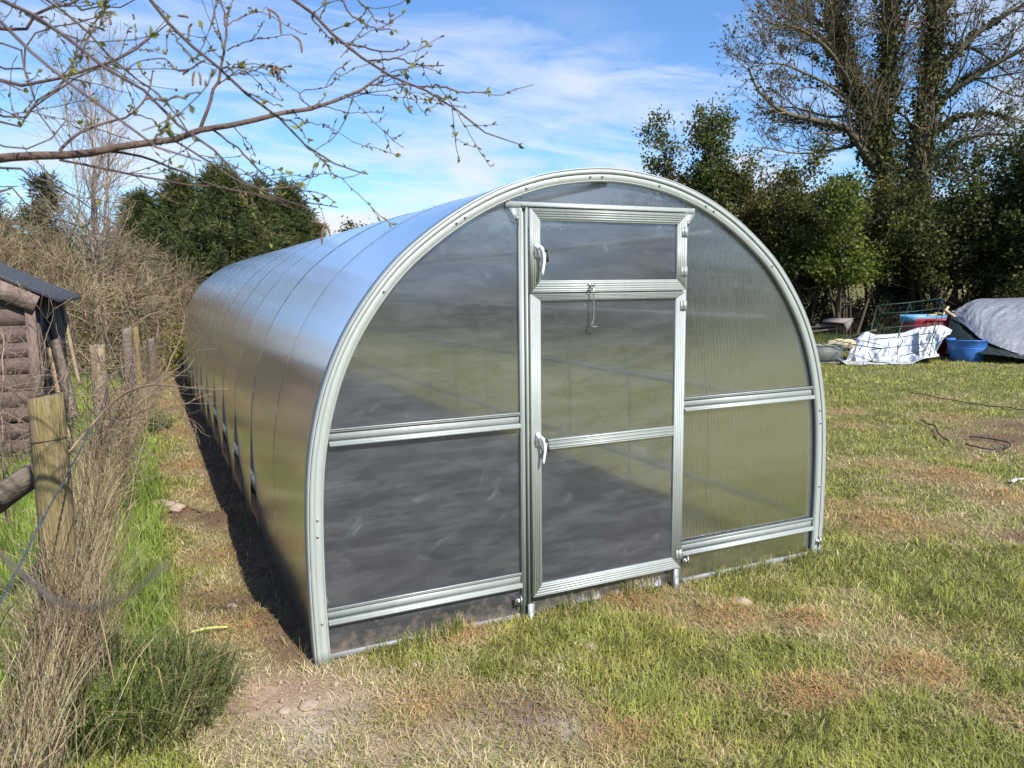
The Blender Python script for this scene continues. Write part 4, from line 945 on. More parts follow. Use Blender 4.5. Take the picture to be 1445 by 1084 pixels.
mb = MB(); a_, b_, c_, d_, e_ = pt(1160,453,19.2), pt(1192,455,18.6), pt(1204,449,18.9), pt(1168,449,19.8), pt(1196,469,18.6)
mb.prism([a_, b_, c_, d_], (0, 0, -.03)); mb.prism([b_+A(0,0,-.032), c_+A(0,0,-.032), e_], unit(CF*A(1,1,0))*.03)
tag(mb.build('bent_board', pbr('grey_felt_board', (.22,.19,.17), .85, 0, .2, 6)), 'bent grey sheet of board with a torn corner lying on the timber stack', 'board')

# things lying on the lawn
def lay(name, label, pts, r, mat, cat, lift=.02):
    P = np.array([gp(*p) for p in pts]); P = resample(P, 60); P[:, 2] = ground_z(P[:, 0], P[:, 1])+lift+r; mb = MB(); mb.tube(P, r, 6); return tag(mb.build(name, mat, None, True), label, cat)
lay('cable', 'thin black cable trailing over the lawn toward the right edge', [(1285,555),(1320,561),(1370,570),(1410,575),(1460,582)], .006, M['dark'], 'cable', .02)
lay('stick', 'crooked dark stick lying on the brown patch of lawn', [(1299,595),(1312,602),(1320,608),(1326,618),(1339,625)], .009, pbr('dark_stick', (.075,.055,.042), .8, 0, .3, 40), 'stick', .03)
lay('hose', 'short curled end of dark hose on the brown patch of lawn', [(1368,621),(1385,622),(1405,624),(1420,627),(1425,632),(1415,635),(1385,634),(1362,630)], .007, M['dark'], 'hose', .03)
p = gp(1432, 681); mb = MB(); p[2] = gz(p[0], p[1])+.03; mb.beam(p+A(-.04,0,0), p+A(.05,.02,.01), .03, .012); mb.beam(p+A(.03,.01,.008), p+A(.06,-.03,.02), .02, .01); tag(mb.build('litter', M['white']), 'small scrap of white litter in the grass near the right edge', 'litter')

# ------------------------------------------------------------------ trees and shrubs
def root_at(px, d, name, label, cat, group=None):
    p = pt(px, 400, d); return empty(name, (p[0], p[1], gz(p[0], p[1])), label, cat, group)
def wood(name, parts, parent, col, amt=.2):
    """parts: list of (P, R, sides)"""
    Vs, Fs, Cs, n = [], [], [], 0
    for P, R, s in parts:
        V, Fq = tubes(P, R, s); Vs.append(V); Fs.append(Fq+n); n += len(V)
        c = col if np.ndim(col) == 1 else col
        Cs.append(np.repeat(vary(c, len(P), amt, .06), P.shape[1]*s, 0))
    return build(name, np.vstack(Vs), [np.vstack(Fs)], M['bark'], parent, np.vstack(Cs), True)
def limb_set(base, n, h, r, spread, m=9, lean=.25, curve=.12):
    """n stems rising from base"""
    a = rng.uniform(0, 6.28, n); d = np.stack([np.cos(a)*lean*rng.uniform(.2, 1, n), np.sin(a)*lean*rng.uniform(.2, 1, n), np.ones(n)], 1)
    p = np.array(base)+np.c_[np.cos(a)*spread, np.sin(a)*spread, np.zeros(n)-.05]; hh = rng.uniform(*h, n); pts = [p]; d = unit(d)
    for k in range(m-1):
        pts.append(pts[-1]+d*(hh/(m-1))[:, None]); d = unit(d+rng.normal(size=(n, 3))*curve+A(0, 0, .06))
    return np.stack(pts, 1), (rng.uniform(*r, n))[:, None]*np.linspace(1, .3, m)[None]
def crown_leaves(P, per, jit, size, cols, ratio=.7, t0=.3, hang=0.0):
    """leaves along the outer twigs P; each twig has its own shade of leaf"""
    Mn, n, _ = P.shape; k = np.repeat(np.arange(Mn), per); f = rng.uniform(t0, 1, len(k))*(n-1); i = np.minimum(f.astype(int), n-2); w = (f-i)[:, None]
    p = P[k, i]*(1-w)+P[k, i+1]*w+rng.normal(size=(len(k), 3))*jit
    d = rng.normal(size=(len(k), 3))+A(0, 0, -hang); s = rng.uniform(*size, len(k))
    cc = np.asarray(cols, float)[rng.integers(0, len(cols), Mn)]*np.clip(1+.2*rng.normal(size=(Mn, 1)), .5, 1.6)
    return cards(p-unit(d)*s[:, None]*.5, d, s, s*ratio, cc[k]*vary((1, 1, 1), len(k), .18, .05))

def bare_shrub(px, d, h, n, label, col, k2, k3, name='bare_shrub', cat='shrub', group='leafless shrubs', lean=.5, r=(.012, .03), buds=None):
    o = root_at(px, d, name, label, cat, group); b = np.array(o.location)
    P, R = limb_set(b, n, (h*.6, h), r, .35, 9, lean, .14)
    P2, R2 = sprout(P, R, k2, .12, 1, (h*.25, h*.55), (25, 75), 7, .5, .03, .16, .4)
    P3, R3 = sprout(P2, R2, k3, .1, 1, (h*.08, h*.28), (25, 80), 5, .6, .02, .2, .4)
    R3 = np.maximum(R3, .0038*d/14); R2 = np.maximum(R2, .0055*d/14)
    wood('stems', [(P, R, 6), (P2, R2, 4)], o, col, .4); wood('crown', [(P3, R3, 3)], o, np.asarray(col)*1.05, .4)
    if buds:
        V, Fq, c = crown_leaves(P3[:buds], 1, .01, (.004*d, .004*d), [(.30, .33, .08), (.22, .26, .06)]); build('buds', V, [Fq], M['leaf'], o, c)
    return o
tan, brown, olive = (.225,.175,.10), (.145,.108,.064), (.19,.165,.085)
bare_shrub(-70, 13.5, 2.9, 9, 'leafless tan shrub at the far left edge behind the shed roof', tan, 170, 1500)
bare_shrub(25, 15.5, 3.1, 9, 'leafless brown shrub rising directly behind the shed', brown, 180, 1700)
bare_shrub(85, 14.5, 2.9, 9, 'tangled tan shrub to the left of the tall bare tree', tan, 190, 1900)
bare_shrub(150, 17, 2.9, 10, 'tangled brown shrub right behind the tall bare tree', brown, 190, 1900)
bare_shrub(185, 13.2, 2.0, 9, 'low spreading tan shrub overhanging the middle fence posts', tan, 170, 1600, lean=.8)
bare_shrub(232, 17.5, 2.1, 9, 'brown leafless shrub between the fence end and the dark conifers', brown, 170, 1700, lean=.7)
bare_shrub(268, 21, 1.9, 8, 'brown shrub low against the foot of the dark conifers', brown, 150, 1400, lean=.7)
bare_shrub(60, 19, 3.4, 9, 'tallest brown shrub in front of the left conifers', brown, 170, 1500)
bare_shrub(110, 20, 2.9, 9, 'dense brown shrub deep behind the tall bare tree', brown, 170, 1500, lean=.7)
bare_shrub(205, 22, 2.5, 9, 'dense brown shrub half hiding the dark conifers', brown, 170, 1500, lean=.7)
for px, d, h, lb_ in ((-60, 24, 3.8, 'dark brown brushwood filling the far left behind the shed'), (10, 26, 3.9, 'dark brown brushwood deep behind the left conifers'), (80, 25, 3.6, 'dark brown brushwood deep behind the bare tree on its left'), (150, 26, 3.4, 'dark brown brushwood deep behind the bare tree on its right'), (215, 25, 2.6, 'dark brown brushwood just left of the dark conifers'), (285, 26, 2.1, 'dark brown brushwood along the foot of the dark conifers')):
    bare_shrub(px, d, h, 12, lb_, (.13,.10,.06), 200, 1500, lean=.8)
bare_shrub(28, 5.9, 1.7, 9, 'prickly bare shrub with yellow buds in front of the brown shed wall', (.20,.15,.11), 130, 900, lean=.9, r=(.005, .011), buds=110, group=None)
bare_shrub(70, 5.0, 1.3, 6, 'thin twiggy shrub between the mossy post and the leaning timbers', (.24,.185,.13), 40, 200, lean=.25, r=(.004, .008), buds=40, group=None)
# tall bare tree
def bare_tree():
    o = root_at(134, 15, 'bare_tree', 'tall slender leafless tree with pale fine twigs behind the shed', 'tree'); b = np.array(o.location)
    T = [resample([b+A(0, 0, -.1), pt(134, 400, 15), pt(131, 300, 15), pt(134, 220, 15), pt(128, 140, 15), pt(126, 75, 15)], 14), resample([b+A(.2, 0, -.1), pt(146, 420, 15.2), pt(147, 320, 15.2), pt(152, 240, 15.2), pt(158, 160, 15.3), pt(163, 100, 15.3)], 14),
         resample([b+A(-.1, .1, -.1), pt(124, 420, 14.8), pt(115, 330, 14.8), pt(108, 250, 14.8), pt(95, 170, 14.8), pt(88, 110, 14.8)], 14)]
    P = np.stack(T); R = A(.062, .04, .035)[:, None]*np.linspace(1, .16, 14)[None]
    P2, R2 = sprout(P, R, 120, .25, 1, (.9, 1.9), (20, 55), 8, .45, .10, .10, .5); P3, R3 = sprout(P2, R2, 900, .15, 1, (.3, .9), (20, 60), 6, .55, .06, .14, .4); P4, R4 = sprout(P3, R3, 1800, .2, 1, (.12, .35), (25, 60), 4, .6, .05, .15, .3)
    R3 = np.maximum(R3, .0032); R4 = np.maximum(R4, .0024)
    wood('trunk', [(P, R, 8)], o, (.33,.29,.19)); wood('branches', [(P2, R2, 4), (P3, R3, 3)], o, (.27,.22,.16)); wood('twigs', [(P4, R4, 3)], o, (.25,.19,.15))
bare_tree()
# conifers
def conifer(px, d, top, wid, label, n1=150, n2=22, cols=((.070,.095,.034), (.100,.125,.042), (.135,.145,.052)), fine=1.0):
    o = root_at(px, d, 'conifer', label, 'conifer', 'dark conifers beyond the greenhouse'); b = np.array(o.location); tp = pt(px, top, d)[2]; H = tp-b[2]
    P = np.stack([resample([b+A(0, 0, -.1), b+A(.05, 0, H*.5), b+A(0, .05, H*.98)], 12)]); R = (H*.022*np.linspace(1, .12, 12))[None]
    t = rng.uniform(.04, 1, n1)**.9; a = rng.uniform(0, 6.28, n1); L = wid*(1.05-t)**.8*rng.uniform(.75, 1.12, n1); st = b+np.c_[np.zeros((n1, 2)), t*H]
    pts = [st]; dd = np.stack([np.cos(a), np.sin(a), .35+.7*t], 1); dd = unit(dd)
    for k in range(6): pts.append(pts[-1]+dd*(L/6)[:, None]); dd = unit(dd+rng.normal(size=(n1, 3))*.08+A(0, 0, .10))
    P1 = np.stack(pts, 1); R1 = (.012+.02*(1-t))[:, None]*np.linspace(1, .2, 7)[None]
    P2, R2 = sprout(P1, R1, n1*n2, .25, 1, (.3, .75), (20, 60), 4, .4, -.02, .12, .3)
    wood('trunk', [(P, R, 8), (P1, R1, 4)], o, (.09,.07,.05))
    per = int(11*fine); k = np.repeat(np.arange(len(P2)), per); f = rng.uniform(.1, 1, len(k))*3; i = np.minimum(f.astype(int), 2); w = (f-i)[:, None]
    p = P2[k, i]*(1-w)+P2[k, i+1]*w+rng.normal(size=(len(k), 3))*.05; dr = unit(P2[k, -1]-P2[k, 0])+rng.normal(size=(len(k), 3))*.4+A(0, 0, -.22); s = rng.uniform(.10, .24, len(k))*d/30
    cc = np.asarray(cols)[rng.integers(0, len(cols), len(P2))]*np.clip(1+.22*rng.normal(size=(len(P2), 1)), .5, 1.7)
    V, Fq, c = cards(p, dr, s*1.35, s*.20, cc[k]*vary((1, 1, 1), len(k), .15, .05)); build('crown', V, [Fq], M['needle'], o, c)
conifer(322, 30, 252, 3.2, 'broadest dark green conifer in the middle of the row behind the greenhouse', 230)
conifer(262, 31, 262, 2.7, 'dark conifer at the left of the row, half behind brown shrubs', 190)
conifer(372, 31.5, 272, 2.3, 'dark conifer overlapping the right side of the broadest one', 150)
conifer(412, 32.5, 270, 2.1, 'narrow dark conifer at the right end of the row above the greenhouse', 130)
conifer(438, 33.5, 312, 1.4, 'shortest dark conifer just above the greenhouse roof line', 90)
conifer(205, 32, 285, 2.3, 'low dark conifer behind the bare twigs between the tall bare tree and the row', 150)
conifer(70, 29, 262, 1.9, 'dark conifer behind the brown shrubs to the left of the bare tree', 120, 16, ((.075,.082,.033), (.10,.10,.043)))
conifer(-8, 27, 285, 1.5, 'dark conifer cut by the left edge of the view', 110, 16, ((.062,.072,.03), (.09,.09,.04)))
# yellow-green shrub at the end of the path
def leafy(px, d, top, bot, wid, name, label, cat, cols, n=5, k2=60, k3=420, per=22, size=(.05,.10), jit=.10, group=None, stems=(.02,.05), col=(.07,.055,.04), lean=.35, mat='leaf', ratio=.65, hang=.2, t0=.3):
    o = root_at(px, d, name, label, cat, group); b = np.array(o.location); H = pt(px, top, d)[2]-b[2]; zb = max(pt(px, bot, d)[2]-b[2], .05)
    P, R = limb_set(b, n, (H*.7, H*.93), stems, wid*.25, 9, lean, .10)
    # crown spread stays within the given half width
    P2, R2 = sprout(P, R, k2, zb/H, 1, (wid*.5, wid*1.0), (30, 85), 6, .5, .02, .14, .45); P3, R3 = sprout(P2, R2, k3, .15, 1, (.25, .6), (25, 75), 5, .6, 0, .18, .3)
    ok = P3[:, :, 2].min(1) > b[2]+zb*.8; P3, R3 = P3[ok], R3[ok]; R3 = np.maximum(R3, .004)
    wood('trunk', [(P, R, 7)], o, col); wood('branches', [(P2, R2, 4), (P3, R3, 3)], o, np.asarray(col)*1.25)
    V, Fq, c = crown_leaves(P3, per, jit, size, cols, ratio, t0, hang); build('crown', V, [Fq], M[mat], o, c); return o
leafy(238, 15.5, 470, 522, .5, 'flowering_shrub', 'small yellow green shrub at the far end of the path by the fence', 'shrub', ((.33,.31,.04), (.25,.27,.05)), 6, 40, 200, 14, (.04,.08), .06)
# hedge on the right and behind the greenhouse
DK = ((.060,.076,.022), (.084,.098,.028), (.112,.122,.034)); OL = ((.13,.128,.034), (.17,.155,.042), (.10,.11,.034)); BR_ = ((.14,.175,.028), (.11,.145,.025), (.17,.195,.038))
HG = 'hedge trees along the right boundary'
HT = [(505, 29, 322, 455, 2.0, DK, 'low dark hedge tree seen through the left front panel'), (590, 28, 318, 455, 2.1, OL, 'olive hedge tree seen through the glazing left of the door'), (680, 27, 300, 455, 2.0, DK, 'dark hedge tree hidden behind the greenhouse crown left of the door'),
 (770, 27, 312, 455, 2.1, OL, 'olive hedge tree seen through the door glazing'), (850, 26, 300, 455, 2.0, DK, 'dark hedge tree seen through the right of the door'), (925, 25, 280, 450, 1.7, OL, 'olive hedge tree just behind the right shoulder of the greenhouse arch'),
 (990, 25, 235, 425, 1.6, OL, 'brownish olive hedge tree around the foot of the light leafy tree'), (1050, 25.5, 236, 420, 1.7, DK, 'dark hedge tree with a twiggy top between light tree and ivy tree'), (1105, 24.5, 250, 410, 1.6, OL, 'olive green hedge tree above the timber stack'),
 (1150, 24, 272, 395, 1.3, DK, 'dark hedge tree directly above the rotting boards'), (1198, 22.5, 258, 385, 1.25, BR_, 'bright fresh green hazel in front of the ivy tree'), (1262, 26, 255, 370, 1.5, OL, 'olive leafy growth around the ivy tree trunk'), (1318, 23.5, 258, 385, 1.6, DK, 'dark glossy hedge tree to the right of the ivy trunk'),
 (1365, 25.5, 285, 390, 1.3, DK, 'thin dark hedge tree with sky showing through near the right edge'), (1445, 22, 140, 400, 1.9, DK, 'tall dark leafy tree cut by the right edge'), (1500, 21, 170, 430, 1.8, DK, 'dark leafy tree beyond the right edge by the silver tarpaulin'), (1580, 22, 180, 430, 2.2, OL, 'olive leafy tree beyond the right edge of the hedge'), (1680, 22, 190, 440, 2.4, DK, 'dark leafy tree far along the hedge to the right')]
for px, d, top, bot, wid, cols, lb_ in HT:
    s = wid/1.7*(1.0 if cols is BR_ else 1.4); top -= 18 if px > 960 else 0; top -= 22 if 960 < px < 1180 else 0
    leafy(px, d, top, bot, wid, 'hedge_tree', lb_, 'tree', cols, 8, int(80*s), int(680*s), 22, (.06,.14), .13, HG, (.025,.06), (.075,.06,.045))
# low dark undergrowth on the bank, and thin hedge stems
for px, d, top, wid, lb_ in ((1100, 23.5, 440, 1.2, 'brown brambly undergrowth left of the timber stack'), (1160, 24.5, 430, 1.3, 'brown brambly undergrowth behind the timber stack'), (1225, 23.5, 436, 1.2, 'brown brambly undergrowth before the ivy trunk'), (1290, 24.5, 438, 1.3, 'brown brambly undergrowth right of the ivy trunk'), (1372, 24, 425, 1.3, 'thin brambly undergrowth above the red crate'), (1430, 22.5, 395, 1.2, 'green brambly undergrowth above the silver tarpaulin')):
    leafy(px, d, top, 480, wid, 'undergrowth', lb_, 'undergrowth', ((.055,.050,.020), (.075,.055,.028), (.045,.055,.018)), 9, 70, 380, 9, (.05,.10), .10, 'brambles under the hedge', (.008,.02), (.10,.07,.045), lean=.9)
for px, d, top, lb_ in ((1016, 24, 330, 'thin bare hedge stem low behind the arch'), (1090, 24.3, 330, 'pair of thin dark hedge stems left of the boards'), (1128, 24, 320, 'thin leaning hedge stem above the boards'), (1205, 24, 320, 'slim pale hedge stem left of the ivy trunk'), (1322, 23.3, 310, 'slim leaning stem above the red crate'), (1345, 24, 320, 'twin dark stems above the right end of the red crate')):
    bare_shrub(px, d, (440-top)/1084*d+.9, 3, lb_, (.075,.06,.045), 22, 90, 'hedge_sapling', 'sapling', 'bare stems under the hedge', .25, (.05, .09))
# light leafy tree
o = leafy(990, 24.5, 66, 300, 1.1, 'leafy_tree', 'slender tree in fresh green leaf rising behind the right shoulder of the arch', 'tree', ((.085,.115,.022), (.11,.14,.03), (.065,.09,.02)), 4, 120, 850, 15, (.07,.13), .12, None, (.05,.08), (.20,.18,.13), lean=.11)
leafy(693, 30, 268, 330, .7, 'leafy_tree', 'faint leafy tree top just showing above the greenhouse roof', 'tree', ((.085,.10,.03),), 2, 20, 90, 6, (.07,.12), .12, None, (.03,.05), lean=.15)
leafy(905, 29, 262, 330, .8, 'leafy_tree', 'small leafy tree top peeping over the right side of the arch', 'tree', ((.07,.09,.03),), 2, 20, 90, 6, (.07,.12), .12, None, (.03,.05), lean=.15)
# ivy-clad ash
def ivy_tree():
    D = 27; o = root_at(1262, D, 'ivy_tree', 'huge half bare tree with thick ivy on its forked trunks at upper right', 'tree'); b = np.array(o.location)
    def ln(pts, r0, r1, n=16): return resample(np.vstack([pl(pts, D)]), n), np.linspace(r0, r1, n)
    tr = resample(np.vstack([b+A(0, 0, -.2), pl([(1264,440),(1262,380),(1256,310),(1252,245)], D)]), 16); tr2 = resample(np.vstack([b+A(.75, -.35, -.2), pl([(1285,430),(1288,360),(1286,300),(1292,255),(1300,200),(1312,120),(1318,50),(1322,-40),(1325,-110)], D)]), 16)
    big = [(tr, np.linspace(.50, .34, 16)), (tr2, np.linspace(.42, .16, 16)), ln([(1252,250),(1228,190),(1214,150),(1200,105),(1186,55),(1178,0),(1172,-70)], .27, .09), ln([(1254,250),(1246,170),(1250,110),(1256,50),(1253,-20),(1250,-80)], .25, .09)]
    lim = [ln([(1246,250),(1214,212),(1190,184),(1150,175),(1100,166),(1062,142),(1042,108)], .16, .03), ln([(1212,150),(1180,106),(1140,76),(1092,64),(1052,76)], .11, .022), ln([(1200,105),(1160,56),(1120,40),(1085,16),(1066,-8)], .10, .022), ln([(1205,150),(1176,128),(1130,110),(1085,100),(1040,110)], .07, .018),
      ln([(1312,190),(1350,166),(1400,160),(1450,170)], .10, .03), ln([(1318,110),(1360,60),(1402,30),(1450,8)], .12, .04), ln([(1300,236),(1350,201),(1390,204),(1425,218)], .09, .02), ln([(1315,150),(1370,108),(1450,62)], .11, .03), ln([(1320,40),(1350,0),(1380,-50)], .10, .03), ln([(1186,60),(1160,10),(1140,-40)], .09, .03), ln([(1250,100),(1270,60),(1276,20),(1282,-50)], .09, .03),
      ln([(1246,180),(1268,140),(1280,90),(1278,30)], .06, .02), ln([(1216,160),(1180,160),(1140,138),(1096,128)], .06, .015), ln([(1296,250),(1340,232),(1380,240),(1420,262)], .07, .015), ln([(1322,60),(1380,70),(1440,110)], .07, .02), ln([(1228,200),(1180,210),(1130,215),(1080,205)], .06, .015), ln([(1258,60),(1230,20),(1222,-40)], .07, .02)]
    wood('trunk', [(np.stack([p]), r[None], 12) for p, r in big], o, (.10,.085,.06))
    LP = np.stack([p for p, r in lim]); LR = np.stack([r for p, r in lim])
    # give the limbs depth, away from one plane
    for k in range(len(LP)): LP[k] += (CF*A(1, 1, 0))[None]*(rng.uniform(-2.6, 2.6)*np.linspace(0, 1, 16)**1.2)[:, None]
    BPs = np.concatenate([LP, np.stack([big[1][0], big[2][0], big[3][0]])]); BRs = np.concatenate([LR, np.stack([big[1][1], big[2][1], big[3][1]])*.5])
    P2, R2 = sprout(BPs, BRs, 400, .12, 1, (1.0, 3.0), (25, 65), 8, .45, .07, .13, .45); P3, R3 = sprout(P2, R2, 3000, .15, 1, (.4, 1.15), (25, 65), 6, .55, .09, .16, .35); P4, R4 = sprout(P3, R3, 6500, .3, 1, (.15, .45), (25, 60), 4, .7, .12, .15, .2)
    R2 = np.maximum(R2, .012); R3 = np.maximum(R3, .0075); R4 = np.maximum(R4, .0055)
    wood('limbs', [(LP, LR, 7)], o, (.13,.11,.07)); wood('branches', [(P2, R2, 4), (P3, R3, 3)], o, (.145,.12,.075)); wood('twigs', [(P4, R4, 3)], o, (.13,.11,.075))
    e, d = ends(P4); k = np.repeat(np.arange(len(e)), 3); V, Fq, c = cards(e[k]+rng.normal(size=(len(k), 3))*.02, d[k]+rng.normal(size=(len(k), 3))*.5, rng.uniform(.06, .13, len(k)), .05, vary((.10,.085,.035), len(k), .3)); build('buds', V, [Fq], M['leaf'], o, c)
    # ivy: leaves in bunches round the stems
    pos, col = [], []
    for (p, r), den, sp in zip(big+lim[:5]+lim[5:8], (9000, 12000, 8000, 6500, 900, 500, 400, 200, 500, 700, 300, 600), (.50, .50, .46, .42, .20, .2, .18, .15, .22, .26, .18, .22)):
        f = rng.random(den)**(1 if den > 2000 else 1.6)*15*(.92 if den > 2000 else .75); i = np.minimum(f.astype(int), 14); w = (f-i)[:, None]; c0 = p[i]*(1-w)+p[i+1]*w
        lump = .55+.9*vn(f*2.3, np.full(den, den*.01), 3); dirr = unit(rng.normal(size=(den, 3))*A(1, 1, .6)); rad = (r[i]*.9+sp*lump*rng.uniform(0, 1, den)**1.5)
        pos.append(c0+dirr*rad[:, None]); t = vn(f*3.1, np.full(den, den*.013), 9)[:, None]; col.append((A(.045,.058,.019)*(1-t)+A(.135,.132,.042)*t)*vary((1, 1, 1), den, .3, .06))
    pos, col = np.vstack(pos), np.vstack(col); ok = pos[:, 2] > b[2]+.8; pos, col = pos[ok], col[ok]; s = rng.uniform(.08, .15, len(pos))
    V, Fq, c = cards(pos, rng.normal(size=(len(pos), 3))+A(0, 0, -.5), s, s*.85, col); build('ivy', V, [Fq], M['ivy'], o, c)
ivy_tree()

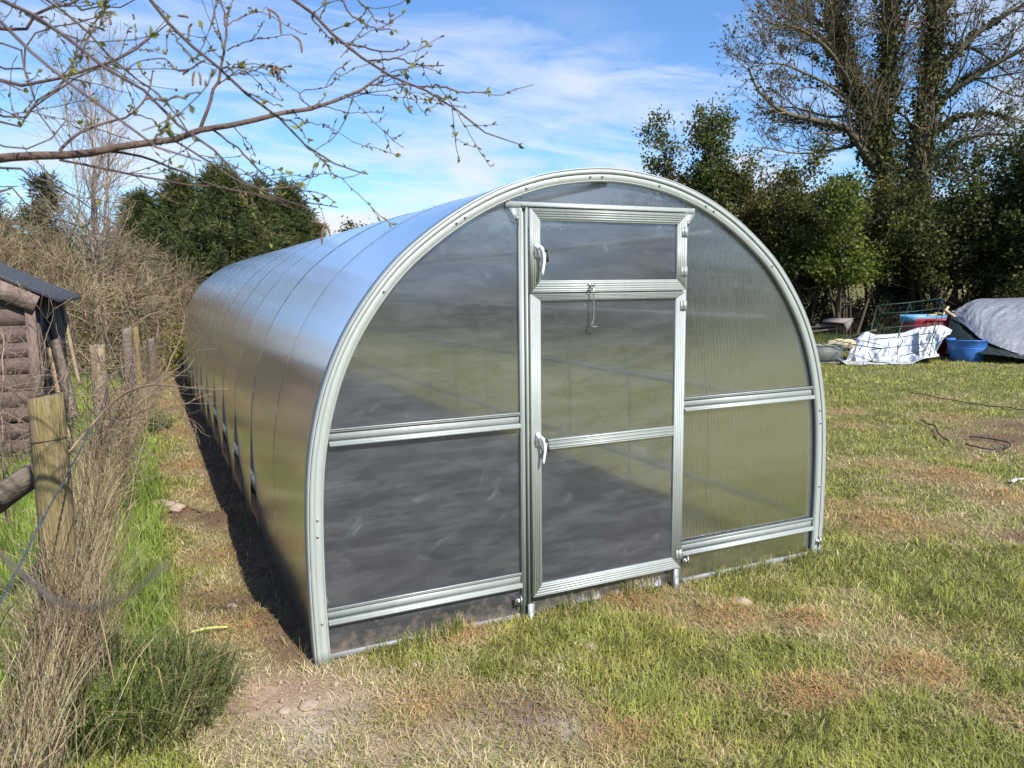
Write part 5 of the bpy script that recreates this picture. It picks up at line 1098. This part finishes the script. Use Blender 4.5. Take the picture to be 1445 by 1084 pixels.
# ------------------------------------------------------------------ birch reaching in from the left
def birch():
    tb = CAM+1.6*CF-2.75*CR; tb[2] = gz(tb[0], tb[1])
    o = empty('birch_tree', tuple(tb), 'budding birch reaching in from the left with thin twigs, catkins and opening leaves', 'tree')
    T = resample([tb+A(0, 0, -.1), tb+A(.03, 0, 1.2), tb+A(.02, .05, 2.4), tb+A(.12, .1, 4.2), tb+A(.2, .2, 6)], 20); wood('trunk', [(T[None], np.linspace(.10, .03, 20)[None], 12)], o, (.32,.29,.25))
    def at_h(z): k = int(np.argmin(np.abs(T[:, 2]-z))); return T[k]
    BRN = [ # (attach height, [(px,py,depth)...], r0, r1)
     (1.7, [(-420,300,1.8),(0,223,1.85),(60,219,1.85),(150,212,1.85),(220,201,1.85),(280,187,1.85),(340,175,1.85),(400,160,1.88),(440,152,1.9),(480,142,1.92),(530,113,1.95),(566,104,2)], .0165, .0018),
     (2.3, [(-200,-260,1.3),(205,-8,1.5),(240,40,1.5),(290,85,1.5),(340,125,1.5),(390,165,1.52),(430,205,1.55),(470,232,1.6),(517,241,1.6)], .0075, .0012),
     (2.6, [(-100,-420,1.5),(398,-12,1.7),(440,22,1.7),(480,60,1.7),(520,88,1.7),(560,110,1.7),(600,128,1.7),(640,150,1.72),(672,180,1.75),(703,198,1.75),(731,205,1.75)], .0085, .0011),
     (2.2, [(-300,-150,.95),(0,40,1.0),(60,88,1.0),(120,140,1.0),(165,165,1.02),(215,200,1.05),(245,222,1.05),(285,228,1.08)], .006, .0012),
     (2.1, [(-300,-60,1.15),(40,20,1.2),(100,58,1.2),(170,110,1.2),(205,132,1.22),(250,175,1.25),(300,215,1.25),(345,262,1.3),(400,285,1.3),(444,298,1.32)], .0065, .001),
     (2.0, [(-300,60,1.9),(0,115,2.0),(60,116,2.0),(105,103,2.0),(165,84,2.0),(200,62,2.0),(235,35,2.0)], .010, .0015),
     (1.75, [(-300,230,2.1),(0,237,2.1),(30,246,2.1),(80,262,2.1),(130,296,2.1),(180,330,2.15)], .007, .0012),
     (2.4, [(-300,-40,2.0),(0,42,2.0),(48,18,2.0),(90,8,2.0),(120,-6,2.0)], .007, .003),
     (2.5, [(-300,-200,1.5),(0,-40,1.6),(60,0,1.6),(110,30,1.6),(160,85,1.62),(190,110,1.65),(240,150,1.68),(275,200,1.7)], .0055, .0012),
     (2.2, [(-300,20,1.7),(0,165,1.8),(50,140,1.8),(90,118,1.82),(110,70,1.85),(125,40,1.85),(150,12,1.9)], .005, .0012),
     (2.1, [(-300,40,2.2),(0,172,2.3),(40,158,2.3),(90,120,2.3),(140,95,2.3),(200,60,2.35),(235,30,2.4)], .006, .0012),
     (2.0, [(-300,140,1.4),(0,205,1.5),(40,208,1.5),(75,195,1.5),(95,170,1.5)], .004, .0011),
     (2.3, [(-300,-80,2.3),(0,95,2.3),(40,55,2.3),(75,38,2.3),(120,30,2.3),(160,20,2.3)], .006, .0013),
     (2.6, [(-200,-300,1.9),(90,-10,2.0),(130,8,2.0),(165,12,2.0),(195,-5,2.0)], .005, .0015),
     (1.9, [(-300,100,1.6),(0,60,1.7),(30,95,1.7),(45,130,1.7),(60,170,1.7),(90,215,1.7)], .005, .001),
     (1.8, [(-200,330,1.6),(0,268,1.7),(45,292,1.7),(110,320,1.75),(170,340,1.8)], .006, .001)]
    Ps, Rs, first = [], [], []
    for h, pts, r0, r1 in BRN:
        P = resample(np.vstack([at_h(h), np.array([pt(*q) for q in pts])]), 40); P[2:] += rng.normal(size=(38, 3))*.0022
        Ps.append(P); Rs.append(r0*1.12*(1-np.linspace(0, 1, 40))**.8+r1)
    P1, R1 = np.stack(Ps), np.stack(Rs)
    # side branches drawn from the photo
    SB = [([(283,180,1.85),(290,160,1.85),(310,110,1.85),(318,70,1.86),(319,35,1.88),(311,-5,1.9)], .0042), ([(319,40,1.88),(322,20,1.88),(330,-5,1.9)], .002), ([(316,72,1.86),(306,30,1.86),(299,0,1.86)], .0018), ([(321,36,1.86),(335,26,1.87),(355,19,1.88),(377,11,1.9)], .0018), ([(320,72,1.86),(345,59,1.86),(370,54,1.86),(412,49,1.88)], .0018), ([(316,102,1.86),(330,92,1.86),(352,90,1.86),(382,95,1.86)], .0016), ([(309,119,1.86),(330,104,1.85),(360,98,1.85),(388,88,1.85)], .0018), ([(316,86,1.86),(300,72,1.86),(292,55,1.86),(285,40,1.86)], .0013),
      ([(84,213,1.85),(110,190,1.87),(150,172,1.9),(180,164,1.9),(205,140,1.92),(215,100,1.95)], .004), ([(180,164,1.9),(205,165,1.9),(232,182,1.9),(262,196,1.92)], .002), ([(150,213,1.85),(200,222,1.88),(250,240,1.9),(300,262,1.92),(360,275,1.95),(410,292,1.95),(455,318,1.95)], .0034), ([(84,226,1.85),(140,236,1.86),(200,248,1.88),(260,260,1.9),(330,268,1.92),(400,284,1.95),(476,291,1.97)], .003), ([(300,183,1.85),(330,205,1.87),(365,240,1.9),(400,263,1.92),(438,270,1.93),(470,282,1.95)], .0026), ([(240,196,1.85),(290,225,1.86),(335,256,1.87),(380,268,1.88),(425,258,1.9),(444,238,1.9)], .0026),
      ([(330,178,1.85),(360,213,1.9),(352,222,1.9),(380,238,1.92),(393,240,1.92)], .0014), ([(410,157,1.88),(430,172,1.88),(455,176,1.9),(470,186,1.9)], .0016), ([(440,152,1.9),(420,138,1.9),(432,128,1.9),(462,122,1.9),(485,105,1.92),(505,95,1.92),(530,88,1.93)], .0015), ([(450,148,1.9),(480,156,1.92),(503,160,1.93),(540,157,1.95)], .0013), ([(480,140,1.92),(520,133,1.93),(560,138,1.94),(605,141,1.95)], .0013),
      ([(480,60,1.7),(520,68,1.71),(555,73,1.72),(580,62,1.72)], .0026), ([(520,86,1.7),(560,83,1.7),(590,92,1.7),(626,92,1.7)], .0024), ([(590,124,1.7),(620,122,1.7),(650,131,1.7),(686,129,1.7)], .0026), ([(607,133,1.7),(630,138,1.7),(648,143,1.7)], .0022), ([(450,30,1.7),(462,0,1.7),(462,-10,1.7)], .002), ([(440,22,1.7),(458,48,1.7),(480,60,1.72),(492,68,1.72)], .002), ([(475,-8,1.7),(500,24,1.7),(530,40,1.72),(553,42,1.72)], .0024), ([(500,-10,1.75),(515,10,1.75),(530,27,1.75),(545,34,1.75)], .0022), ([(555,112,1.7),(570,128,1.72),(598,140,1.72),(600,143,1.72)], .0012),
      ([(118,66,1.2),(132,40,1.2),(146,14,1.2)], .0022), ([(205,140,1.22),(250,138,1.22),(280,130,1.22)], .0022), ([(118,68,1.2),(106,92,1.2),(96,104,1.2)], .002), ([(215,200,1.05),(230,185,1.05),(236,176,1.06)], .002), ([(290,85,1.5),(255,100,1.5),(232,82,1.52),(200,88,1.52),(170,100,1.52)], .002), ([(240,42,1.5),(262,72,1.5),(272,82,1.5),(300,70,1.5)], .0018), ([(340,125,1.5),(370,140,1.5),(398,150,1.5)], .0018), ([(390,165,1.52),(418,176,1.53),(436,200,1.55)], .002), ([(430,205,1.55),(455,228,1.56),(480,252,1.58),(514,241,1.6)], .0016)]
    SP = np.stack([resample([pt(*q) for q in pts], 16)+0 for pts, r in SB]); SP[:, 1:] += rng.normal(size=(len(SB), 15, 3))*.0016; SR = np.array([r for _, r in SB])[:, None]*np.linspace(1, .45, 16)[None]
    # finer shoots
    okP = P1[:, 12:]; okR = R1[:, 12:]
    P2, R2 = sprout(np.concatenate([resample_many(okP, 16), SP]), np.concatenate([np.stack([np.interp(np.linspace(0, 1, 16), np.linspace(0, 1, 28), r) for r in okR]), SR]), 230, .08, .96, (.05, .26), (25, 60), 8, .5, .03, .13, .3, .4)
    P3, R3 = sprout(P2, R2, 200, .2, .9, (.03, .10), (25, 60), 5, .6, .05, .12, .2, .5)
    R2 = np.clip(R2, .0009, .0025); R3 = np.clip(R3, .0007, .0014)
    # canopy overhead and to the left, out of the way of the view but seen from beside
    w = wood('branches', [(P1, R1, 8), (SP, SR, 6)], o, (.105,.072,.06), .15); wood('twigs', [(P2, R2, 5), (P3, R3, 4)], o, (.09,.07,.05), .2)
    # buds at the nodes
    allP = [SP, P2]; pos, ax = [], []
    for Q, nn in ((SP, 9), (P2, 5), (P3, 2), (resample_many(okP, 16), 14)):
        k = np.repeat(np.arange(len(Q)), nn); f = rng.uniform(.15, 1, len(k))*(Q.shape[1]-1); i = np.minimum(f.astype(int), Q.shape[1]-2); ww = (f-i)[:, None]
        tg = unit(Q[k, i+1]-Q[k, i]); pos.append(Q[k, i]*(1-ww)+Q[k, i+1]*ww); ax.append(unit(tg+.7*rng.normal(size=(len(k), 3))))
    pos, ax = np.vstack(pos), np.vstack(ax); L = rng.uniform(.006, .014, len(pos)); PP = pos[:, None]+ax[:, None]*L[:, None, None]*np.linspace(0, 1, 4)[None, :, None]; RR = L[:, None]*.17*A(.7, 1.15, .9, .1)[None]
    V, Fq = tubes(PP, RR, 5); g = rng.random((len(pos), 1)); c = A(.15,.10,.06)*(1-g)+A(.27,.26,.09)*g; build('buds', V, [Fq], M['leaf'], o, np.repeat(c, 20, 0), True)
    # opening leaves at the tips: two or three folded blades
    tips = np.concatenate([SP[:, -1], P2[:, -1], P1[:, -1], P2[::2, 4], SP[:, 9]]); td = unit(np.concatenate([SP[:, -1]-SP[:, -3], P2[:, -1]-P2[:, -3], P1[:, -1]-P1[:, -3], rng.normal(size=(len(P2[::2]), 3)), rng.normal(size=(len(SP), 3))]))
    sel = rng.random(len(tips)) < .5; tips, td = tips[sel], td[sel]; k = np.repeat(np.arange(len(tips)), 3); keep = rng.random(len(k)) < .75; k = k[keep]; s = rng.uniform(.008, .019, len(k))
    d = unit(td[k]+.65*rng.normal(size=(len(k), 3))+A(0, 0, .25))
    # each leaf is a folded pair of quads
    Vs, Fs, Cs = [], [], []
    sd_ = unit(np.cross(d, rng.normal(size=d.shape))); up_ = np.cross(sd_, d); b0 = tips[k]; s_ = s[:, None]
    V = np.stack([b0, b0+d*s_*.45+sd_*s_*.34+up_*s_*.16, b0+d*s_*.8+sd_*s_*.18+up_*s_*.10, b0+d*s_*1.05, b0+d*s_*.8-sd_*s_*.18+up_*s_*.10, b0+d*s_*.45-sd_*s_*.34+up_*s_*.16, b0+d*s_*.5], 1).reshape(-1, 3); q = np.arange(len(k))[:, None]*7
    Fq = np.vstack([q+A(0,6,2,1).astype(int)[None], q+A(6,3,2,2).astype(int)[None][:, :4]*1, q+A(0,5,4,6).astype(int)[None]]) if False else None
    T3 = np.vstack([q+np.array(t)[None] for t in ((0,6,1),(1,6,2),(2,6,3),(0,5,6),(5,4,6),(4,3,6))])
    g = rng.random((len(k), 1)); c = A(.20,.23,.045)*(1-g)+A(.34,.33,.09)*g; build('leaves', V, [T3], M['leaf'], o, np.repeat(c*vary((1,1,1), len(k), .15, .04), 7, 0), True)
    # catkins hanging in ones and twos
    CT = [(377,11,1.9,20,38),(377,11,1.9,4,16),(412,49,1.88,14,26),(382,95,1.86,22,9),(382,95,1.86,10,20),(388,92,1.85,-2,17),(388,92,1.85,6,14),(275,100,1.5,-3,22),(280,101,1.5,3,20),(272,33,1.9,-6,16),(250,22,1.9,16,4),(458,318,1.95,-4,26),(440,312,1.95,26,22),(345,270,1.9,3,22),(187,20,2.0,2,8),(154,26,1.9,2,10)]
    for (px, py, dd, dx, dy) in CT:
        mb = MB(); a_ = pt(px, py, dd); c_ = pt(px+dx, py+dy, dd); m_ = pt(px+dx*.8, py+dy*.35, dd); P = resample([a_, m_, c_], 10); mb.tube(P, np.r_[.0008, .0022, np.full(6, .0028), .0024, .001]*dd/1.85, 7); mb.build('catkin', MC, o, True)
MC = pbr('catkin', (.21,.13,.085), .85, 0, .35, 160, bump=.6, bscale=300)
def resample_many(P, n): return np.stack([resample_lin(p, n) for p in P])
def resample_lin(p, n):
    s = np.linspace(0, 1, len(p)); x = np.linspace(0, 1, n); return np.stack([np.interp(x, s, p[:, k]) for k in range(3)], 1)
birch()

# ------------------------------------------------------------------ crumbs of earth on the bare patches
def crumbs():
    x, y, r = scatter(60000, 2.2, 11, -46, 46); ok = ~inside(x, y, -.03) & (x > -2.7); x, y, r = x[ok], y[ok], r[ok]
    _, k, _ = fields(x, y); w = np.maximum.reduce([k['soil'], k['earth']*.9, k['pale']*.8, k['hay']*.25]); ok = rng.random(len(x)) < w*.55; x, y, r, ea = x[ok], y[ok], r[ok], k['earth'][ok][:, None]
    n = len(x); s_ = .0035*np.exp(np.clip(rng.normal(size=n)*.55, -2, 1.1))*(1+.08*r); O = np.array([(1,0,0),(0,1,0),(-1,0,0),(0,-1,0),(0,0,1),(0,0,-.6)], float)
    V = np.stack([x, y, ground_z(x, y)+s_*.3], 1)[:, None]+O[None]*s_[:, None, None]*rng.uniform(.6, 1.4, (n, 6, 1))
    T = np.array([(0,1,4),(1,2,4),(2,3,4),(3,0,4),(1,0,5),(2,1,5),(3,2,5),(0,3,5)]); Fq = (np.arange(n)*6)[:, None, None]+T[None]
    c = (A(.40,.30,.215)*(1-ea)+A(.16,.10,.065)*ea)*vary((1,1,1), n, .2, .05)
    tag(build('soil_crumbs', V.reshape(-1, 3), [Fq.reshape(-1, 3)], pbr('soil_crumb', (.3,.2,.15), .95, attr=True, noise=.2, scale=50), None, np.repeat(c, 6, 0)), 'loose crumbs of earth scattered over the bare patches', 'soil', kind='stuff')
crumbs()

# ------------------------------------------------------------------ unseen trees added behind the viewpoint to darken the reflections in the glazing
def add_back_wood():
    n = 26; x = np.linspace(-16, 38, n)+rng.normal(size=n); y = -19+rng.normal(size=n)*1.5; b = np.c_[x, y, ground_z(x, y)-.1]
    P = b[:, None]+np.linspace(0, 1, 8)[None, :, None]*np.c_[rng.normal(size=(n, 2))*.4, rng.uniform(5, 7.5, n)][:, None]; R = np.full((n, 1), .14)*np.linspace(1, .2, 8)[None]
    P2, R2 = sprout(P, R, 1100, .05, 1, (1.2, 2.6), (30, 85), 6, .4, .02, .15, .5)
    V0, F0 = tubes(P, R, 6); V1, F1 = tubes(P2, np.maximum(R2, .01), 3); k = np.repeat(np.arange(len(P2)), 26); f = rng.uniform(.2, 1, len(k))*4.99; i = f.astype(int)
    V2, F2, c = cards(P2[k, i]+rng.normal(size=(len(k), 3))*.25, rng.normal(size=(len(k), 3)), rng.uniform(.15, .3, len(k)), .16, vary((.055,.062,.022), len(k), .3))
    V = np.vstack([V0, V1, V2]); col = np.vstack([np.tile(A(.09,.07,.05), (len(V0)+len(V1), 1)), c])
    tag(build('added_wood', V, [F0, F1+len(V0), F2+len(V0)+len(V1)], M['leaf'], None, col), 'added line of unseen trees behind the viewpoint darkening the front glazing reflections', 'wood', kind='stuff')
add_back_wood()
